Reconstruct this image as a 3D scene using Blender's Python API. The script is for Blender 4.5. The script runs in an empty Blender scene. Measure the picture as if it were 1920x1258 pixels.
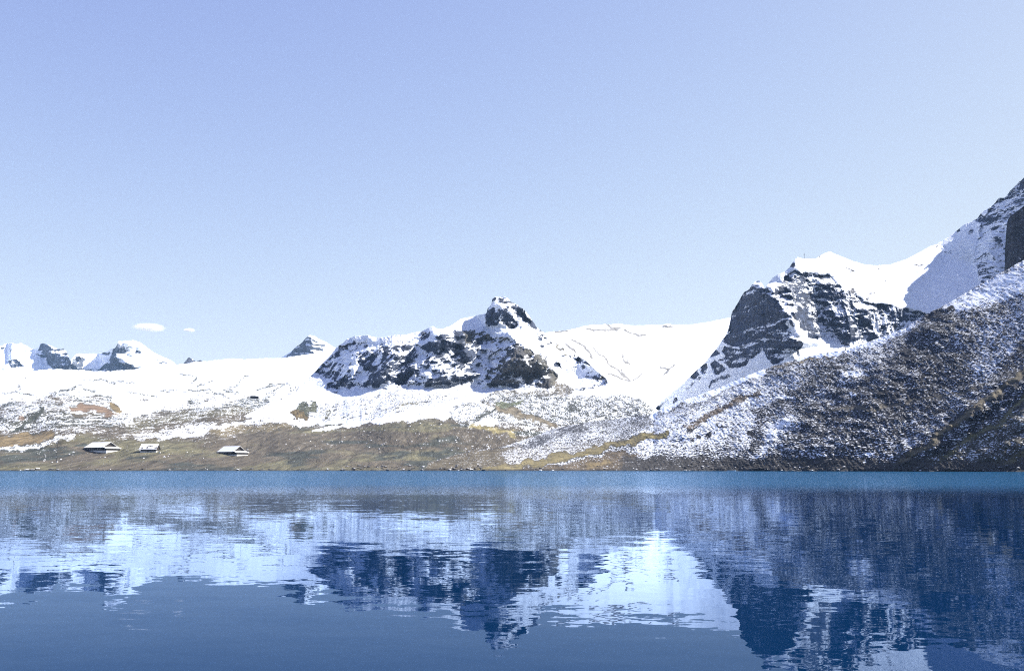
import bpy, bmesh, math, random
import numpy as np
from mathutils import Vector, Matrix

random.seed(7)
rng = np.random.default_rng(11)
scene = bpy.context.scene
C = scene.collection
R = math.radians

# ------------------------------------------------------------------ camera, sky, sun, exposure
F = 1867.0                      # focal length in pixels of a 1920 wide picture
PITCH = math.atan(249.5 / F)
CAM = np.array([0.0, 0.0, 1.7])
cam_d = bpy.data.cameras.new('camera')
cam_d.sensor_width = 36.0
cam_d.lens = 36.0 * F / 1920.0
cam_d.clip_start = 0.1
cam_d.clip_end = 60000
cam = bpy.data.objects.new('camera', cam_d)
C.objects.link(cam)
cam.location = CAM
cam.rotation_euler = (math.pi / 2 + PITCH, 0, 0)
scene.camera = cam

SUN_EL = R(39.5)
SUN_AZ = R(74.0)                # from the view direction towards the right
SUN = Vector((math.cos(SUN_EL) * math.sin(SUN_AZ), math.cos(SUN_EL) * math.cos(SUN_AZ), math.sin(SUN_EL)))
world = bpy.data.worlds.new('World')
scene.world = world
world.use_nodes = True
wn, wl = world.node_tree.nodes, world.node_tree.links
wn.clear()
sky = wn.new('ShaderNodeTexSky')
sky.sky_type = 'NISHITA'
sky.sun_disc = False
sky.sun_elevation = SUN_EL
sky.sun_rotation = SUN_AZ
sky.altitude = 1900
sky.air_density = 1.0
sky.dust_density = 1.35
sky.ozone_density = 3.0
bg = wn.new('ShaderNodeBackground')
bg.inputs['Strength'].default_value = 0.117
wo = wn.new('ShaderNodeOutputWorld')
# the sky's brightness rolls off softly towards the horizon, channel by channel
sep = wn.new('ShaderNodeSeparateColor'); wl.new(sky.outputs[0], sep.inputs[0])
comb = wn.new('ShaderNodeCombineColor')
for i, (k, top, pw) in enumerate(((0.47, 3.12, 1.10), (0.352, 3.10, 1.16), (0.62, 3.00, 1.0))):
    a0 = wn.new('ShaderNodeMath'); a0.operation = 'POWER'; a0.inputs[1].default_value = pw; wl.new(sep.outputs[i], a0.inputs[0])
    a = wn.new('ShaderNodeMath'); a.operation = 'MULTIPLY'; a.inputs[1].default_value = -k; wl.new(a0.outputs[0], a.inputs[0])
    b = wn.new('ShaderNodeMath'); b.operation = 'EXPONENT'; wl.new(a.outputs[0], b.inputs[0])
    c = wn.new('ShaderNodeMath'); c.operation = 'MULTIPLY_ADD'; wl.new(b.outputs[0], c.inputs[0])
    c.inputs[1].default_value = -top; c.inputs[2].default_value = top
    wl.new(c.outputs[0], comb.inputs[i])
wl.new(comb.outputs[0], bg.inputs['Color'])
wl.new(bg.outputs[0], wo.inputs['Surface'])

sl = bpy.data.lights.new('sun', 'SUN')
sl.energy = 5.0
sl.angle = R(0.5)
sl.color = (1.0, 0.955, 0.9)
so = bpy.data.objects.new('sun', sl)
C.objects.link(so)
so.rotation_euler = SUN.to_track_quat('Z', 'Y').to_euler()
so.location = (300, 100, 600)

scene.view_settings.view_transform = 'Standard'
scene.view_settings.look = 'None'
scene.view_settings.exposure = 1.40
scene.view_settings.gamma = 1.0
scene.view_settings.use_curve_mapping = False
scene.render.engine = 'CYCLES'
scene.cycles.use_denoising = False
scene.cycles.filter_width = 1.1
scene.cycles.max_bounces = 5
scene.cycles.diffuse_bounces = 2
scene.cycles.glossy_bounces = 3
scene.cycles.transparent_max_bounces = 8
scene.cycles.volume_bounces = 2

# ------------------------------------------------------------------ helpers
def tag(o, label=None, cat=None, group=None, kind=None):
    if label: o['label'] = label
    if cat: o['category'] = cat
    if group: o['group'] = group
    if kind: o['kind'] = kind
    return o

def rays(px, py):
    """azimuth unit vector (x, y) and tangent of elevation of the sight line through a picture point"""
    u = (np.asarray(px, float) - 960.0) / F
    v = (629.0 - np.asarray(py, float)) / F
    x = u
    y = math.cos(PITCH) - v * math.sin(PITCH)
    z = math.sin(PITCH) + v * math.cos(PITCH)
    h = np.sqrt(x * x + y * y)
    return x / h, y / h, z / h

def place(px, py, D):
    x, y, t = rays(px, py)
    return np.stack([CAM[0] + D * x, CAM[1] + D * y, CAM[2] + D * t], -1)

def curve(pts, x):
    p = np.array(pts, float)
    return np.interp(x, p[:, 0], p[:, 1])

def smooth_x(pts, x, w):
    x = np.asarray(x, float)
    return sum(curve(pts, x + o) for o in np.linspace(-w, w, 25)) / 25.0

def smooth1(a, n):
    k = np.ones(n) / n
    return np.convolve(np.pad(a, n, mode='edge'), k, mode='same')[n:-n]

def sstep(a, b, x):
    t = np.clip((x - a) / (b - a), 0, 1)
    return t * t * (3 - 2 * t)

def _hash(ix, iy, iz, seed):
    h = (ix.astype(np.uint32) * np.uint32(374761393) + iy.astype(np.uint32) * np.uint32(668265263)
         + iz.astype(np.uint32) * np.uint32(2147483647 - 61) + np.uint32(seed * 7919 + 13))
    h = (h ^ (h >> np.uint32(13))) * np.uint32(1274126177)
    h = h ^ (h >> np.uint32(16))
    h = h * np.uint32(2246822519)
    h = h ^ (h >> np.uint32(15))
    return (h & np.uint32(0xFFFFFF)).astype(np.float32) / 16777215.0 * 2 - 1

def vnoise(x, y, z=None, seed=0):
    """smooth value noise in -1..1 (2D when z is None)"""
    x = np.asarray(x, np.float64); y = np.asarray(y, np.float64)
    fx = np.floor(x); fy = np.floor(y)
    ix = fx.astype(np.int64); iy = fy.astype(np.int64)
    tx = (x - fx); ty = (y - fy)
    tx = tx * tx * tx * (tx * (tx * 6 - 15) + 10); ty = ty * ty * ty * (ty * (ty * 6 - 15) + 10)
    zi = np.zeros_like(ix)
    def lay(k):
        a = _hash(ix, iy, k, seed); b = _hash(ix + 1, iy, k, seed)
        c = _hash(ix, iy + 1, k, seed); d = _hash(ix + 1, iy + 1, k, seed)
        return (a * (1 - tx) + b * tx) * (1 - ty) + (c * (1 - tx) + d * tx) * ty
    if z is None:
        return lay(zi)
    z = np.asarray(z, np.float64); fz = np.floor(z); iz = fz.astype(np.int64)
    tz = z - fz; tz = tz * tz * (3 - 2 * tz)
    return lay(iz) * (1 - tz) + lay(iz + 1) * tz

def fbm(x, y, oct=5, seed=0, gain=0.5, lac=2.03):
    s = 0; a = 1.0; n = 0
    for o in range(oct):
        s = s + a * vnoise(x, y, None, seed + o * 17); n += a
        x = x * lac + 13.7; y = y * lac + 5.1; a *= gain
    return s / n * 1.4

def ridged(x, y, oct=5, seed=0, gain=0.55, lac=2.07):
    s = 0; a = 1.0; n = 0; w = 1.0
    for o in range(oct):
        v = 1 - np.abs(vnoise(x, y, None, seed + o * 31)) * 1.6
        s = s + a * v * w; n += a
        w = np.clip(v * 1.2, 0.2, 1)
        x = x * lac + 3.7; y = y * lac + 9.1; a *= gain
    return s / n

class Layer:
    """A sheet of terrain. Its own grid runs from a foot line up to its crest; the slope of the ground (in
    degrees) is integrated upwards to give every point its distance; reliefs are then added."""
    def __init__(self, x0, x1, dx, bottom, top, rows, warp=5.0, seed=1):
        core = np.arange(max(x0, -30), min(x1, 1950) + dx, dx, dtype=float)
        parts = [core]
        if x0 < -30: parts.insert(0, np.arange(x0, core[0] - dx * 2, dx * 3.5))
        if x1 > 1950: parts.append(np.arange(core[-1] + dx * 2, x1 + dx * 3, dx * 3.5))
        self.cx = np.concatenate(parts)
        self.nc = len(self.cx); self.nr = rows
        self.b = curve(bottom, self.cx) if not callable(bottom) else bottom(self.cx)
        self.t = curve(top, self.cx)
        self.seed = seed
        v = np.linspace(0, 1, rows)[:, None]
        self.PX = np.repeat(self.cx[None, :], rows, 0)
        self.v = np.repeat(v, self.nc, 1)
        self.PY = self.b[None, :] * (1 - v) + self.t[None, :] * v
        wx = fbm(self.PX / 22, self.PY / 22, 4, seed + 5, .6); wy = fbm(self.PX / 22 + 50, self.PY / 16, 4, seed + 9, .6)
        self.QX = self.PX + wx * warp; self.QY = self.PY + wy * warp * .8
        self.ch = {}
    def setc(self, name, val):
        self.ch[name] = np.array(np.broadcast_to(np.asarray(val, float), self.PX.shape + (() if np.ndim(val) == 0 else (3,)))) if np.ndim(val) <= 1 else val
    def crest_noise(self, amp_curve, seed=3):
        self.crest = curve(amp_curve, self.cx) * fbm(self.cx / 14.0, self.cx * 0 + seed, 5, seed, .62)
    def _mask(self, pts, feather, closed=True, width=0.0):
        p = np.array(pts, float)
        m = feather + width + 1
        xa, xb, ya, yb = p[:, 0].min() - m, p[:, 0].max() + m, p[:, 1].min() - m, p[:, 1].max() + m
        sel = (self.QX > xa) & (self.QX < xb) & (self.QY > ya) & (self.QY < yb)
        x = self.QX[sel]; y = self.QY[sel]
        d = np.full(x.shape, 1e9); inside = np.zeros(x.shape, bool)
        n = len(p)
        for i in range(n if closed else n - 1):
            a = p[i]; b = p[(i + 1) % n]
            e = b - a; L = max(e @ e, 1e-9)
            t = np.clip(((x - a[0]) * e[0] + (y - a[1]) * e[1]) / L, 0, 1)
            d = np.minimum(d, np.hypot(x - a[0] - t * e[0], y - a[1] - t * e[1]))
            if closed and a[1] != b[1]:
                c = (a[1] > y) != (b[1] > y)
                inside ^= c & (x < e[0] * (y - a[1]) / e[1] + a[0])
        if closed:
            sd = np.where(inside, d, -d)
            mk = sstep(-feather * .5, feather * .5, sd)
        else:
            mk = 1 - sstep(width * .5, width * .5 + feather, d)
        return sel, mk
    def _apply(self, sel, mk, kw):
        for name, val in kw.items():
            c = self.ch[name]
            if np.ndim(val) == 1 or isinstance(val, tuple):
                c[sel] = c[sel] * (1 - mk[:, None]) + np.array(val) * mk[:, None]
            else:
                c[sel] = c[sel] * (1 - mk) + val * mk
    def poly(self, pts, f=8.0, k=1.0, **kw):
        sel, mk = self._mask(pts, f); self._apply(sel, mk * k, kw)
    def stroke(self, pts, w=3.0, f=3.0, k=1.0, **kw):
        sel, mk = self._mask(pts, f, False, w); self._apply(sel, mk * k, kw)
    def blob(self, x, y, rx, ry, k=1.0, soft=.6, **kw):
        d = np.hypot((self.QX - x) / rx, (self.QY - y) / ry)
        sel = d < 1.02
        self._apply(sel, (1 - sstep(1 - soft, 1, d[sel])) * k, kw)
    def integrate(self, D0):
        """walk up every column with the painted slope"""
        D = np.zeros(self.PX.shape)
        _, _, T = rays(self.PX, self.PY)
        D[0] = D0
        s = np.tan(np.radians(self.ch['slope']))
        for j in range(1, self.nr):
            dt = T[j] - T[j - 1]
            den = np.maximum(s[j] - T[j], 0.03)
            D[j] = D[j - 1] + D[j - 1] * dt / den
        # even out differences between neighbouring columns
        k0, k1 = self.smooth_cols if isinstance(self.smooth_cols, tuple) else (self.smooth_cols, self.smooth_cols)
        for j in range(self.nr):
            k = int(k0 + (k1 - k0) * float(sstep(.45, .85, j / self.nr))) | 1
            D[j] = smooth1(smooth1(D[j], k), k)
        self.D = D
        # the crest gets its broken outline only now, so that it leaves no marks on the slope below
        hgt = np.minimum(14.0, (self.b - self.t) * .3)[None, :]
        wgt = 1 - sstep(0, 1, (self.PY - self.t[None, :]) / hgt)
        if hasattr(self, 'crest'):
            self.PY = self.PY - self.crest[None, :] * wgt
        if hasattr(self, 'foot'):
            wf = 1 - sstep(0, 1, (self.b[None, :] - self.PY) / 7.0)
            self.D = self.D * (1 + self.foot[None, :] * wf)
        _, _, self.T = rays(self.PX, self.PY)
    def rib(self, pts, A, wl, wr, taper=18.0):
        """a rib standing out towards the lake: gentle or steep on either side; pts run from top to bottom"""
        p = np.array(pts, float); p = p[np.argsort(p[:, 1])]
        x0 = np.interp(self.QY, p[:, 1], p[:, 0])
        d = self.PX - x0 + 10 * fbm(self.PX / 50, self.PY / 26, 4, int(A) + 3, .6)
        A = A * (1 + .5 * fbm(self.PX / 40, self.PY / 22, 3, int(A) + 9, .6))
        prof = np.where(d < 0, np.clip(1 + d / wl, 0, 1), np.clip(1 - d / wr, 0, 1))
        end = sstep(p[0, 1] - taper * .3, p[0, 1] + taper, self.PY) * (1 - sstep(p[-1, 1] - taper, p[-1, 1] + taper * .3, self.PY))
        self.D = self.D - A * prof * end
    def roughen(self, amp, size, angle=0.0, stretch=1.0, kind='ridged', oct=6, seed=0, chan='rough', gain=.55):
        """amp and size in metres; angle turns the grain (degrees from vertical), stretch lengthens it"""
        X = (self.PX - 960) / F * self.D / size; Z = self.D * self.T / size * 1.0
        c, s = math.cos(R(angle)), math.sin(R(angle))
        a = X * c + Z * s; b = (-X * s + Z * c) / stretch
        n = ridged(a, b, oct, self.seed * 7 + seed, gain) - .5 if kind == 'ridged' else fbm(a, b, oct, self.seed * 7 + seed, gain)
        w = self.ch[chan] if chan else 1.0
        self.D = self.D - amp * n * w
        return n
    def strata(self, amp, height, seed=0, chan='rough'):
        Z = self.D * self.T
        w = fbm(self.PX / 90, Z / 60, 3, seed) * 10
        ph = (Z + w) / height
        fr = ph - np.floor(ph)
        st = np.floor(ph) + sstep(.1, .75, fr)
        self.D = self.D + amp * (st - ph) * self.ch[chan] 
    def sample(self, px, py):
        """position on the sheet seen at that picture point (nearest grid point)"""
        j = int(np.argmin(np.abs(self.cx - px)))
        i = int(np.argmin(np.abs(self.PY[:, j] - py)))
        return place(self.PX[i, j], self.PY[i, j], self.D[i, j]), self.D[i, j]
    def Dline(self, px, py):
        out = []
        for a, b in zip(px, py):
            j = int(np.argmin(np.abs(self.cx - a)))
            out.append(np.interp(-b, -self.PY[:, j], self.D[:, j]))
        return smooth1(smooth1(np.array(out), 61), 61)
    def finish(self):
        self.P = place(self.PX, self.PY, self.D)
        P = self.P
        du = np.gradient(P, axis=1); dv = np.gradient(P, axis=0)
        n = np.cross(du, dv)
        n /= np.maximum(np.linalg.norm(n, axis=-1, keepdims=True), 1e-9)
        self.N = n
        return n
    def build(self, name, mat, attrs, back=14, back_slope=28.0, back_step=14.0):
        P = self.P; nr, nc = self.nr, self.nc
        rowsP = [P]
        A = {k: self.ch[k] for k in attrs}
        # the far side, falling away behind the crest
        x, y, t = rays(self.PX[-1], self.PY[-1])
        last = P[-1].copy()
        rows = []
        for k in range(1, back + 1):
            st = back_step * k * (1 + k * .35)
            q = last.copy()
            q[:, 0] += x * st; q[:, 1] += y * st
            q[:, 2] -= math.tan(R(back_slope)) * st * (k / (k + 1.5))
            q[:, 2] = np.maximum(q[:, 2] + fbm(q[:, 0] / 60, q[:, 1] / 60, 3, 3) * 3, -3 - .02 * k)
            rows.append(q)
        V = np.concatenate([P.reshape(-1, 3)] + rows, 0)
        R_ = nr + back
        idx = np.arange(R_ * nc).reshape(R_, nc)
        f = np.stack([idx[:-1, :-1], idx[:-1, 1:], idx[1:, 1:], idx[1:, :-1]], -1).reshape(-1, 4)
        me = bpy.data.meshes.new(name)
        me.vertices.add(len(V)); me.vertices.foreach_set('co', V.astype(np.float32).ravel())
        me.loops.add(f.size); me.loops.foreach_set('vertex_index', f.ravel().astype(np.int32))
        me.polygons.add(len(f)); me.polygons.foreach_set('loop_start', np.arange(0, f.size, 4, dtype=np.int32))
        me.polygons.foreach_set('loop_total', np.full(len(f), 4, np.int32))
        me.update(calc_edges=True)
        me.polygons.foreach_set('use_smooth', np.ones(len(f), bool))
        for k, a in A.items():
            full = np.concatenate([a] + [a[-1:]] * back, 0)
            if a.ndim == 3:
                at = me.attributes.new(k, 'FLOAT_COLOR', 'POINT')
                col = np.ones((full.shape[0] * nc, 4), np.float32); col[:, :3] = full.reshape(-1, 3)
                at.data.foreach_set('color', col.ravel())
            else:
                at = me.attributes.new(k, 'FLOAT', 'POINT')
                at.data.foreach_set('value', full.astype(np.float32).ravel())
        me.materials.append(mat)
        o = bpy.data.objects.new(name, me)
        C.objects.link(o)
        return o

# ------------------------------------------------------------------ materials
class NT:
    def __init__(self, name):
        self.m = bpy.data.materials.new(name); self.m.use_nodes = True
        self.n = self.m.node_tree.nodes; self.l = self.m.node_tree.links
        self.n.clear()
        self.out = self.n.new('ShaderNodeOutputMaterial')
        self.b = self.n.new('ShaderNodeBsdfPrincipled')
        self.l.new(self.b.outputs[0], self.out.inputs['Surface'])
    def node(self, t, ins=None, **kw):
        nd = self.n.new(t)
        for k, v in kw.items(): setattr(nd, k, v)
        for k, v in (ins or {}).items(): self.put(nd.inputs[k], v)
        return nd
    def put(self, sock, v):
        if isinstance(v, bpy.types.NodeSocket): self.l.new(v, sock)
        else: sock.default_value = v
    def math(self, op, a, b=0.0, c=0.0, clamp=False):
        nd = self.n.new('ShaderNodeMath'); nd.operation = op; nd.use_clamp = clamp
        self.put(nd.inputs[0], a); self.put(nd.inputs[1], b); self.put(nd.inputs[2], c)
        return nd.outputs[0]
    def mix(self, f, a, b, mode='MIX'):
        nd = self.n.new('ShaderNodeMix'); nd.data_type = 'RGBA'; nd.blend_type = mode
        self.put(nd.inputs['Factor'], f); self.put(nd.inputs[6], a); self.put(nd.inputs[7], b)
        return nd.outputs[2]
    def ramp(self, f, a, b, lo=0.0, hi=1.0):
        nd = self.n.new('ShaderNodeMapRange'); nd.interpolation_type = 'SMOOTHSTEP'
        self.put(nd.inputs[0], f); self.put(nd.inputs[1], a); self.put(nd.inputs[2], b)
        self.put(nd.inputs[3], lo); self.put(nd.inputs[4], hi)
        return nd.outputs[0]
    def noise(self, vec, scale, detail=4, rough=.6, dist=0.0, what=0):
        nd = self.n.new('ShaderNodeTexNoise')
        nd.inputs['Scale'].default_value = scale; nd.inputs['Detail'].default_value = detail
        nd.inputs['Roughness'].default_value = rough; nd.inputs['Distortion'].default_value = dist
        self.l.new(vec, nd.inputs['Vector'])
        return nd.outputs[what]

def terrain_mat(name, patch, stretch=(1, 1, 1.6), bump=0.6, soft=.07, rocky=0.0, dip=4.0, big=1.3, drift_=3.2):
    """patch: size in metres of the smallest snow patches"""
    t = NT(name)
    geo = t.n.new('ShaderNodeNewGeometry')
    mp = t.n.new('ShaderNodeMapping'); mp.inputs['Scale'].default_value = stretch
    t.l.new(geo.outputs['Position'], mp.inputs['Vector'])
    pos = mp.outputs[0]
    sn = t.node('ShaderNodeAttribute', attribute_name='snow').outputs['Fac']
    sp = t.node('ShaderNodeAttribute', attribute_name='speck').outputs['Fac']
    gc = t.node('ShaderNodeAttribute', attribute_name='ground').outputs['Color']
    n1 = t.noise(pos, 1.0 / patch, 3, .65, .4)
    n2 = t.noise(pos, 1.0 / (patch * 5), 4, .6, .3)
    n3 = t.noise(pos, 2.6 / patch, 2, .6)
    nn = t.math('ADD', t.math('MULTIPLY', t.math('SUBTRACT', n1, .5), 2.6), t.math('MULTIPLY', t.math('SUBTRACT', n2, .5), big))
    v = t.math('ADD', sn, t.math('MULTIPLY', nn, sp))
    fac = t.ramp(v, .5 - soft, .5 + soft)
    # ground colour with its own grain
    g = t.math('ADD', t.math('MULTIPLY', t.math('SUBTRACT', n3, .5), 2.0), t.math('MULTIPLY', t.math('SUBTRACT', n2, .5), 2.6))
    if rocky:
        # beds and cracks of the bare rock
        mp2 = t.n.new('ShaderNodeMapping'); mp2.vector_type = 'TEXTURE'; mp2.inputs['Scale'].default_value = (3.6, 3.6, .45); mp2.inputs['Rotation'].default_value = (R(4), R(-dip), 0)
        t.l.new(geo.outputs['Position'], mp2.inputs['Vector'])
        bed = t.noise(mp2.outputs[0], .10 / patch, 7, .66, .5)
        mp3 = t.n.new('ShaderNodeMapping'); mp3.inputs['Scale'].default_value = (2.2, 2.2, .5)
        t.l.new(geo.outputs['Position'], mp3.inputs['Vector'])
        crk = t.noise(mp3.outputs[0], .15 / patch, 7, .66, .3)
        g = t.math('ADD', g, t.math('MULTIPLY', t.math('ADD', t.math('SUBTRACT', bed, .5), t.math('SUBTRACT', crk, .5)), 2.2 * rocky))
        v2 = t.math('ADD', v, t.math('MULTIPLY', t.math('SUBTRACT', t.math('ADD', bed, crk), 1.0), 1.0 * rocky))
        fac = t.ramp(v2, .5 - soft, .5 + soft)
    gv = t.math('MAXIMUM', t.math('ADD', 1.0, g), .25)
    hs = t.node('ShaderNodeHueSaturation', {'Color': gc, 'Value': gv, 'Saturation': t.math('ADD', .85, t.math('MULTIPLY', n1, .35))})
    n4 = t.noise(geo.outputs['Position'], .12 / patch, 3, .6)
    snow = t.mix(n4, (.81, .86, .94, 1), (.86, .90, .96, 1))
    col = t.mix(fac, hs.outputs[0], snow)
    t.l.new(col, t.b.inputs['Base Color'])
    t.put(t.b.inputs['Roughness'], t.ramp(fac, 0, 1, .9, .65))
    t.b.inputs['Specular IOR Level'].default_value = .25
    hgt = t.math('ADD', t.math('MULTIPLY', n1, patch * .55), t.math('MULTIPLY', fac, patch * .12))
    if rocky:
        hgt = t.math('ADD', hgt, t.math('MULTIPLY', t.math('ADD', bed, crk), patch * 3.5))
    drift = t.noise(pos, .11 / patch, 5, .55, .8)
    hgt = t.math('ADD', hgt, t.math('MULTIPLY', drift, patch * drift_))
    bp = t.node('ShaderNodeBump', {'Height': hgt, 'Distance': 1.0, 'Strength': bump})
    t.l.new(bp.outputs[0], t.b.inputs['Normal'])
    return t.m

def plain(name, col, rough=.8, var=.25, scale=2.0, bump=0.0):
    t = NT(name)
    tc = t.n.new('ShaderNodeTexCoord')
    n = t.noise(tc.outputs['Object'], scale, 4, .6)
    c = t.node('ShaderNodeHueSaturation', {'Color': (*col, 1), 'Value': t.ramp(n, .3, .7, 1 - var, 1 + var)})
    t.l.new(c.outputs[0], t.b.inputs['Base Color'])
    t.b.inputs['Roughness'].default_value = rough
    if bump:
        b = t.node('ShaderNodeBump', {'Height': n, 'Distance': bump, 'Strength': .7}); t.l.new(b.outputs[0], t.b.inputs['Normal'])
    return t.m

OLIVE = (.100, .093, .056); BROWN = (.076, .065, .048); OCHRE = (.135, .104, .055); RUST = (.135, .095, .066)
DARKG = (.038, .043, .036); ROCK = (.040, .052, .083); ROCKD = (.060, .064, .078); TURF = (.013, .014, .019)
ROCKW = (.12, .105, .085)

D_SHORE = [(-500, 980), (0, 880), (300, 860), (700, 830), (1000, 800), (1300, 755), (1600, 690), (1920, 620), (2300, 540), (2700, 480)]
def shore_D(x): return smooth_x(D_SHORE, x, 60.)
def foot_noise(x): return .012 * fbm(x / 60, x * 0 + 3.3, 6, 4, .6)
def shore_py(x):
    D = shore_D(x); z = -.6
    # picture height of a point D away and z high
    t = (z - CAM[2]) / D
    u = (x - 960.) / F
    # solve by a few steps
    py = np.full(x.shape, 882.)
    for _ in range(12):
        _, _, tt = rays(x, py)
        py = py - (t - tt) * F * .98
    return py

def snow_from(L, base_noise=.12, nz_lo=.62, nz_w=1.3, seed=60, rockk=1.0, grain=-35, gk=.34, gs=1.0):
    """snow lies where the rock channel is low and the ground is not too steep"""
    n = L.finish()
    nz = n[..., 2]
    X = (L.PX - 960) / F * L.D; Z = L.D * L.T
    nn = fbm(X / 14., Z / 9., 5, seed, .6)
    nn2 = fbm(X / 45., Z / 34., 4, seed + 3, .6)
    rk = L.ch['rock']
    on = sstep(0, .3, rk)
    c_, s_ = math.cos(R(grain)), math.sin(R(grain))
    ga = X * c_ + Z * s_; gb = -X * s_ + Z * c_
    gr = ridged(ga / (16. * gs), gb / (44. * gs), 5, seed + 7, .62) - .5
    sc = .10 + rk * .68 * rockk + (nz_lo - nz) * nz_w * sstep(.02, .35, rk) + base_noise * nn * on * 2.6 + nn2 * .3 * on - gr * gk * on
    return 1 - sc

def ground_var(L, cols, size=60., seed=2, thr=(-.25, .25)):
    """large drifting patches of two more ground colours"""
    X = (L.PX - 960) / F * L.D; Z = L.D * L.T
    g = L.ch['ground']
    a = fbm(X / size, Z / (size * .16), 5, seed, .6)
    m = sstep(thr[0], thr[1], a)[..., None]
    g[:] = g * (1 - m) + np.array(cols[0]) * m
    if len(cols) > 1:
        b = fbm(X / size * 1.3 + 9, Z / (size * .13), 5, seed + 8, .6)
        m = sstep(.15, .55, b)[..., None]
        g[:] = g * (1 - m) + np.array(cols[1]) * m

# ================================================================== 1. hills beyond the lake
top2 = [(-500, 650), (-300, 668), (0, 689), (60, 694), (130, 692), (200, 697), (260, 691), (320, 684), (350, 681), (420, 673), (470, 673), (530, 671),
        (580, 664), (640, 655), (700, 690), (760, 725), (840, 728), (920, 722), (1000, 722), (1080, 730), (1150, 738), (1200, 748), (1230, 768), (1300, 800), (1400, 840)]
H = Layer(-500, 1400, 1.7, shore_py, top2, 260, 8, 21)
H.crest_noise([(-500, 4), (0, 2.0), (300, 2.0), (540, 1.0), (640, 1), (1400, 2)], 4)
for k, v in dict(slope=8.0, rough=1.0, cover=1.15, speck=.6).items(): H.setc(k, v)
H.setc('ground', OLIVE)
# slopes
H.ch['slope'][:] = np.interp(H.PY, [640, 690, 730, 790, 840, 870, 890], [10, 9.5, 9, 8.5, 7.5, 6.5, 7])
H.ch['slope'] += 3.2 * fbm(H.PX / 90, H.PY / 22, 4, 77)
H.blob(150, 835, 130, 26, 1, slope=13.)
H.blob(60, 790, 110, 34, 1, slope=13.)
H.blob(180, 745, 120, 22, 1, slope=12.)
H.blob(860, 830, 200, 45, 1, slope=12.)
H.blob(1120, 770, 160, 40, 1, slope=13.)
H.ch['slope'] = np.clip(H.ch['slope'], 5.6, 20)
H.smooth_cols = (31, 101)
H.foot = foot_noise(H.cx); H.integrate(shore_D(H.cx) + 22 * sstep(780, 960, H.cx))
# --- cover
MIXED = [(-500, 770), (-200, 755), (0, 752), (30, 742), (60, 750), (95, 737), (140, 733), (185, 738), (215, 745), (222, 770), (262, 780), (300, 768), (350, 760), (372, 742), (440, 745),
         (478, 742), (500, 765), (545, 782), (600, 792), (700, 788), (820, 760), (900, 744), (960, 730), (1040, 715), (1120, 725), (1240, 765), (1400, 840), (1400, 900), (-500, 900)]
H.poly([(-500, 735), (0, 715), (60, 722), (150, 712), (250, 716), (330, 700), (420, 698), (500, 712), (560, 730), (560, 800), (-500, 800)], 22, cover=.88, speck=1.0, ground=DARKG)
H.poly(MIXED, 18, cover=.36, speck=1.15, ground=(.055, .056, .045))
H.poly([(-500, 800), (-200, 805), (0, 812), (60, 812), (120, 800), (200, 792), (232, 800), (300, 775), (360, 770), (430, 768), (480, 762), (520, 785), (580, 796), (700, 790),
        (790, 784), (850, 780), (880, 800), (960, 800), (1030, 812), (1100, 850), (1100, 900), (-500, 900)], 14, cover=.13, speck=.95, ground=BROWN)
H.poly([(-500, 860), (-200, 850), (0, 845), (60, 842), (110, 822), (160, 812), (215, 824), (300, 822), (380, 828), (440, 818), (490, 800), (560, 800), (650, 806), (700, 797),
        (780, 790), (830, 793), (870, 800), (900, 830), (880, 850), (870, 900), (-500, 900)], 20, cover=-.02, speck=.55, ground=OLIVE)
ground_var(H, [BROWN, DARKG], 75., 31)
H.poly([(52, 768), (110, 772), (150, 775), (205, 792), (170, 806), (95, 814), (40, 812), (30, 800)], 12, cover=.27)
H.poly([(-20, 768), (20, 766), (40, 780), (30, 800), (-20, 805)], 10, cover=.32)
H.poly([(235, 795), (300, 775), (380, 768), (480, 762), (510, 795), (420, 826), (300, 826), (240, 822)], 14, .8, cover=.12, ground=BROWN)
H.poly([(215, 745), (262, 742), (262, 762), (225, 768)], 8, cover=1.1, speck=.5)
H.ch['cover'] += np.where(H.PY < 850, .24, .05) * fbm(H.PX / 26, H.PY / 6, 5, 13, .6) * sstep(640, 790, H.PY)
# snowless / coloured patches
H.poly([(127, 765), (150, 761), (176, 760), (196, 767), (222, 777), (226, 780), (200, 778), (170, 772), (140, 770)], 4, cover=.0, ground=RUST, speck=.3)
H.poly([(128, 774), (150, 778), (180, 779), (205, 777), (160, 782), (140, 781)], 4, cover=.05, ground=BROWN, speck=.4)
H.poly([(196, 752), (214, 755), (228, 764), (233, 773), (222, 775), (206, 764)], 4, cover=.08, ground=OCHRE, speck=.4)
H.poly([(182, 740), (212, 740), (210, 752), (195, 752)], 5, cover=.3, ground=DARKG)
H.poly([(98, 740), (112, 742), (116, 752), (108, 762), (102, 755)], 5, cover=.1, ground=BROWN)
H.poly([(0, 752), (30, 753), (28, 760), (0, 762)], 5, cover=.15, ground=DARKG)
H.poly([(32, 781), (42, 783), (50, 789), (40, 791)], 3, cover=.0, ground=RUST)
H.stroke([(74, 770), (60, 788), (44, 800), (28, 808)], 4, 4, cover=.0, ground=DARKG, speck=.6)
H.stroke([(-60, 835), (0, 826), (50, 818), (95, 812), (60, 824), (10, 834), (-80, 845)], 6, 5, cover=-.05, ground=(.145, .11, .06), speck=.2)
H.stroke([(-200, 838), (0, 842), (60, 838), (100, 825), (140, 814)], 1, 6, cover=.62, speck=1.2)
H.stroke([(240, 800), (300, 785), (350, 780), (420, 772), (480, 768)], 6, 10, cover=.20, ground=(.085, .078, .05), speck=1.0)
H.stroke([(300, 820), (360, 812), (420, 803), (470, 794)], 2, 8, cover=.75, speck=1.1)
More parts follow.
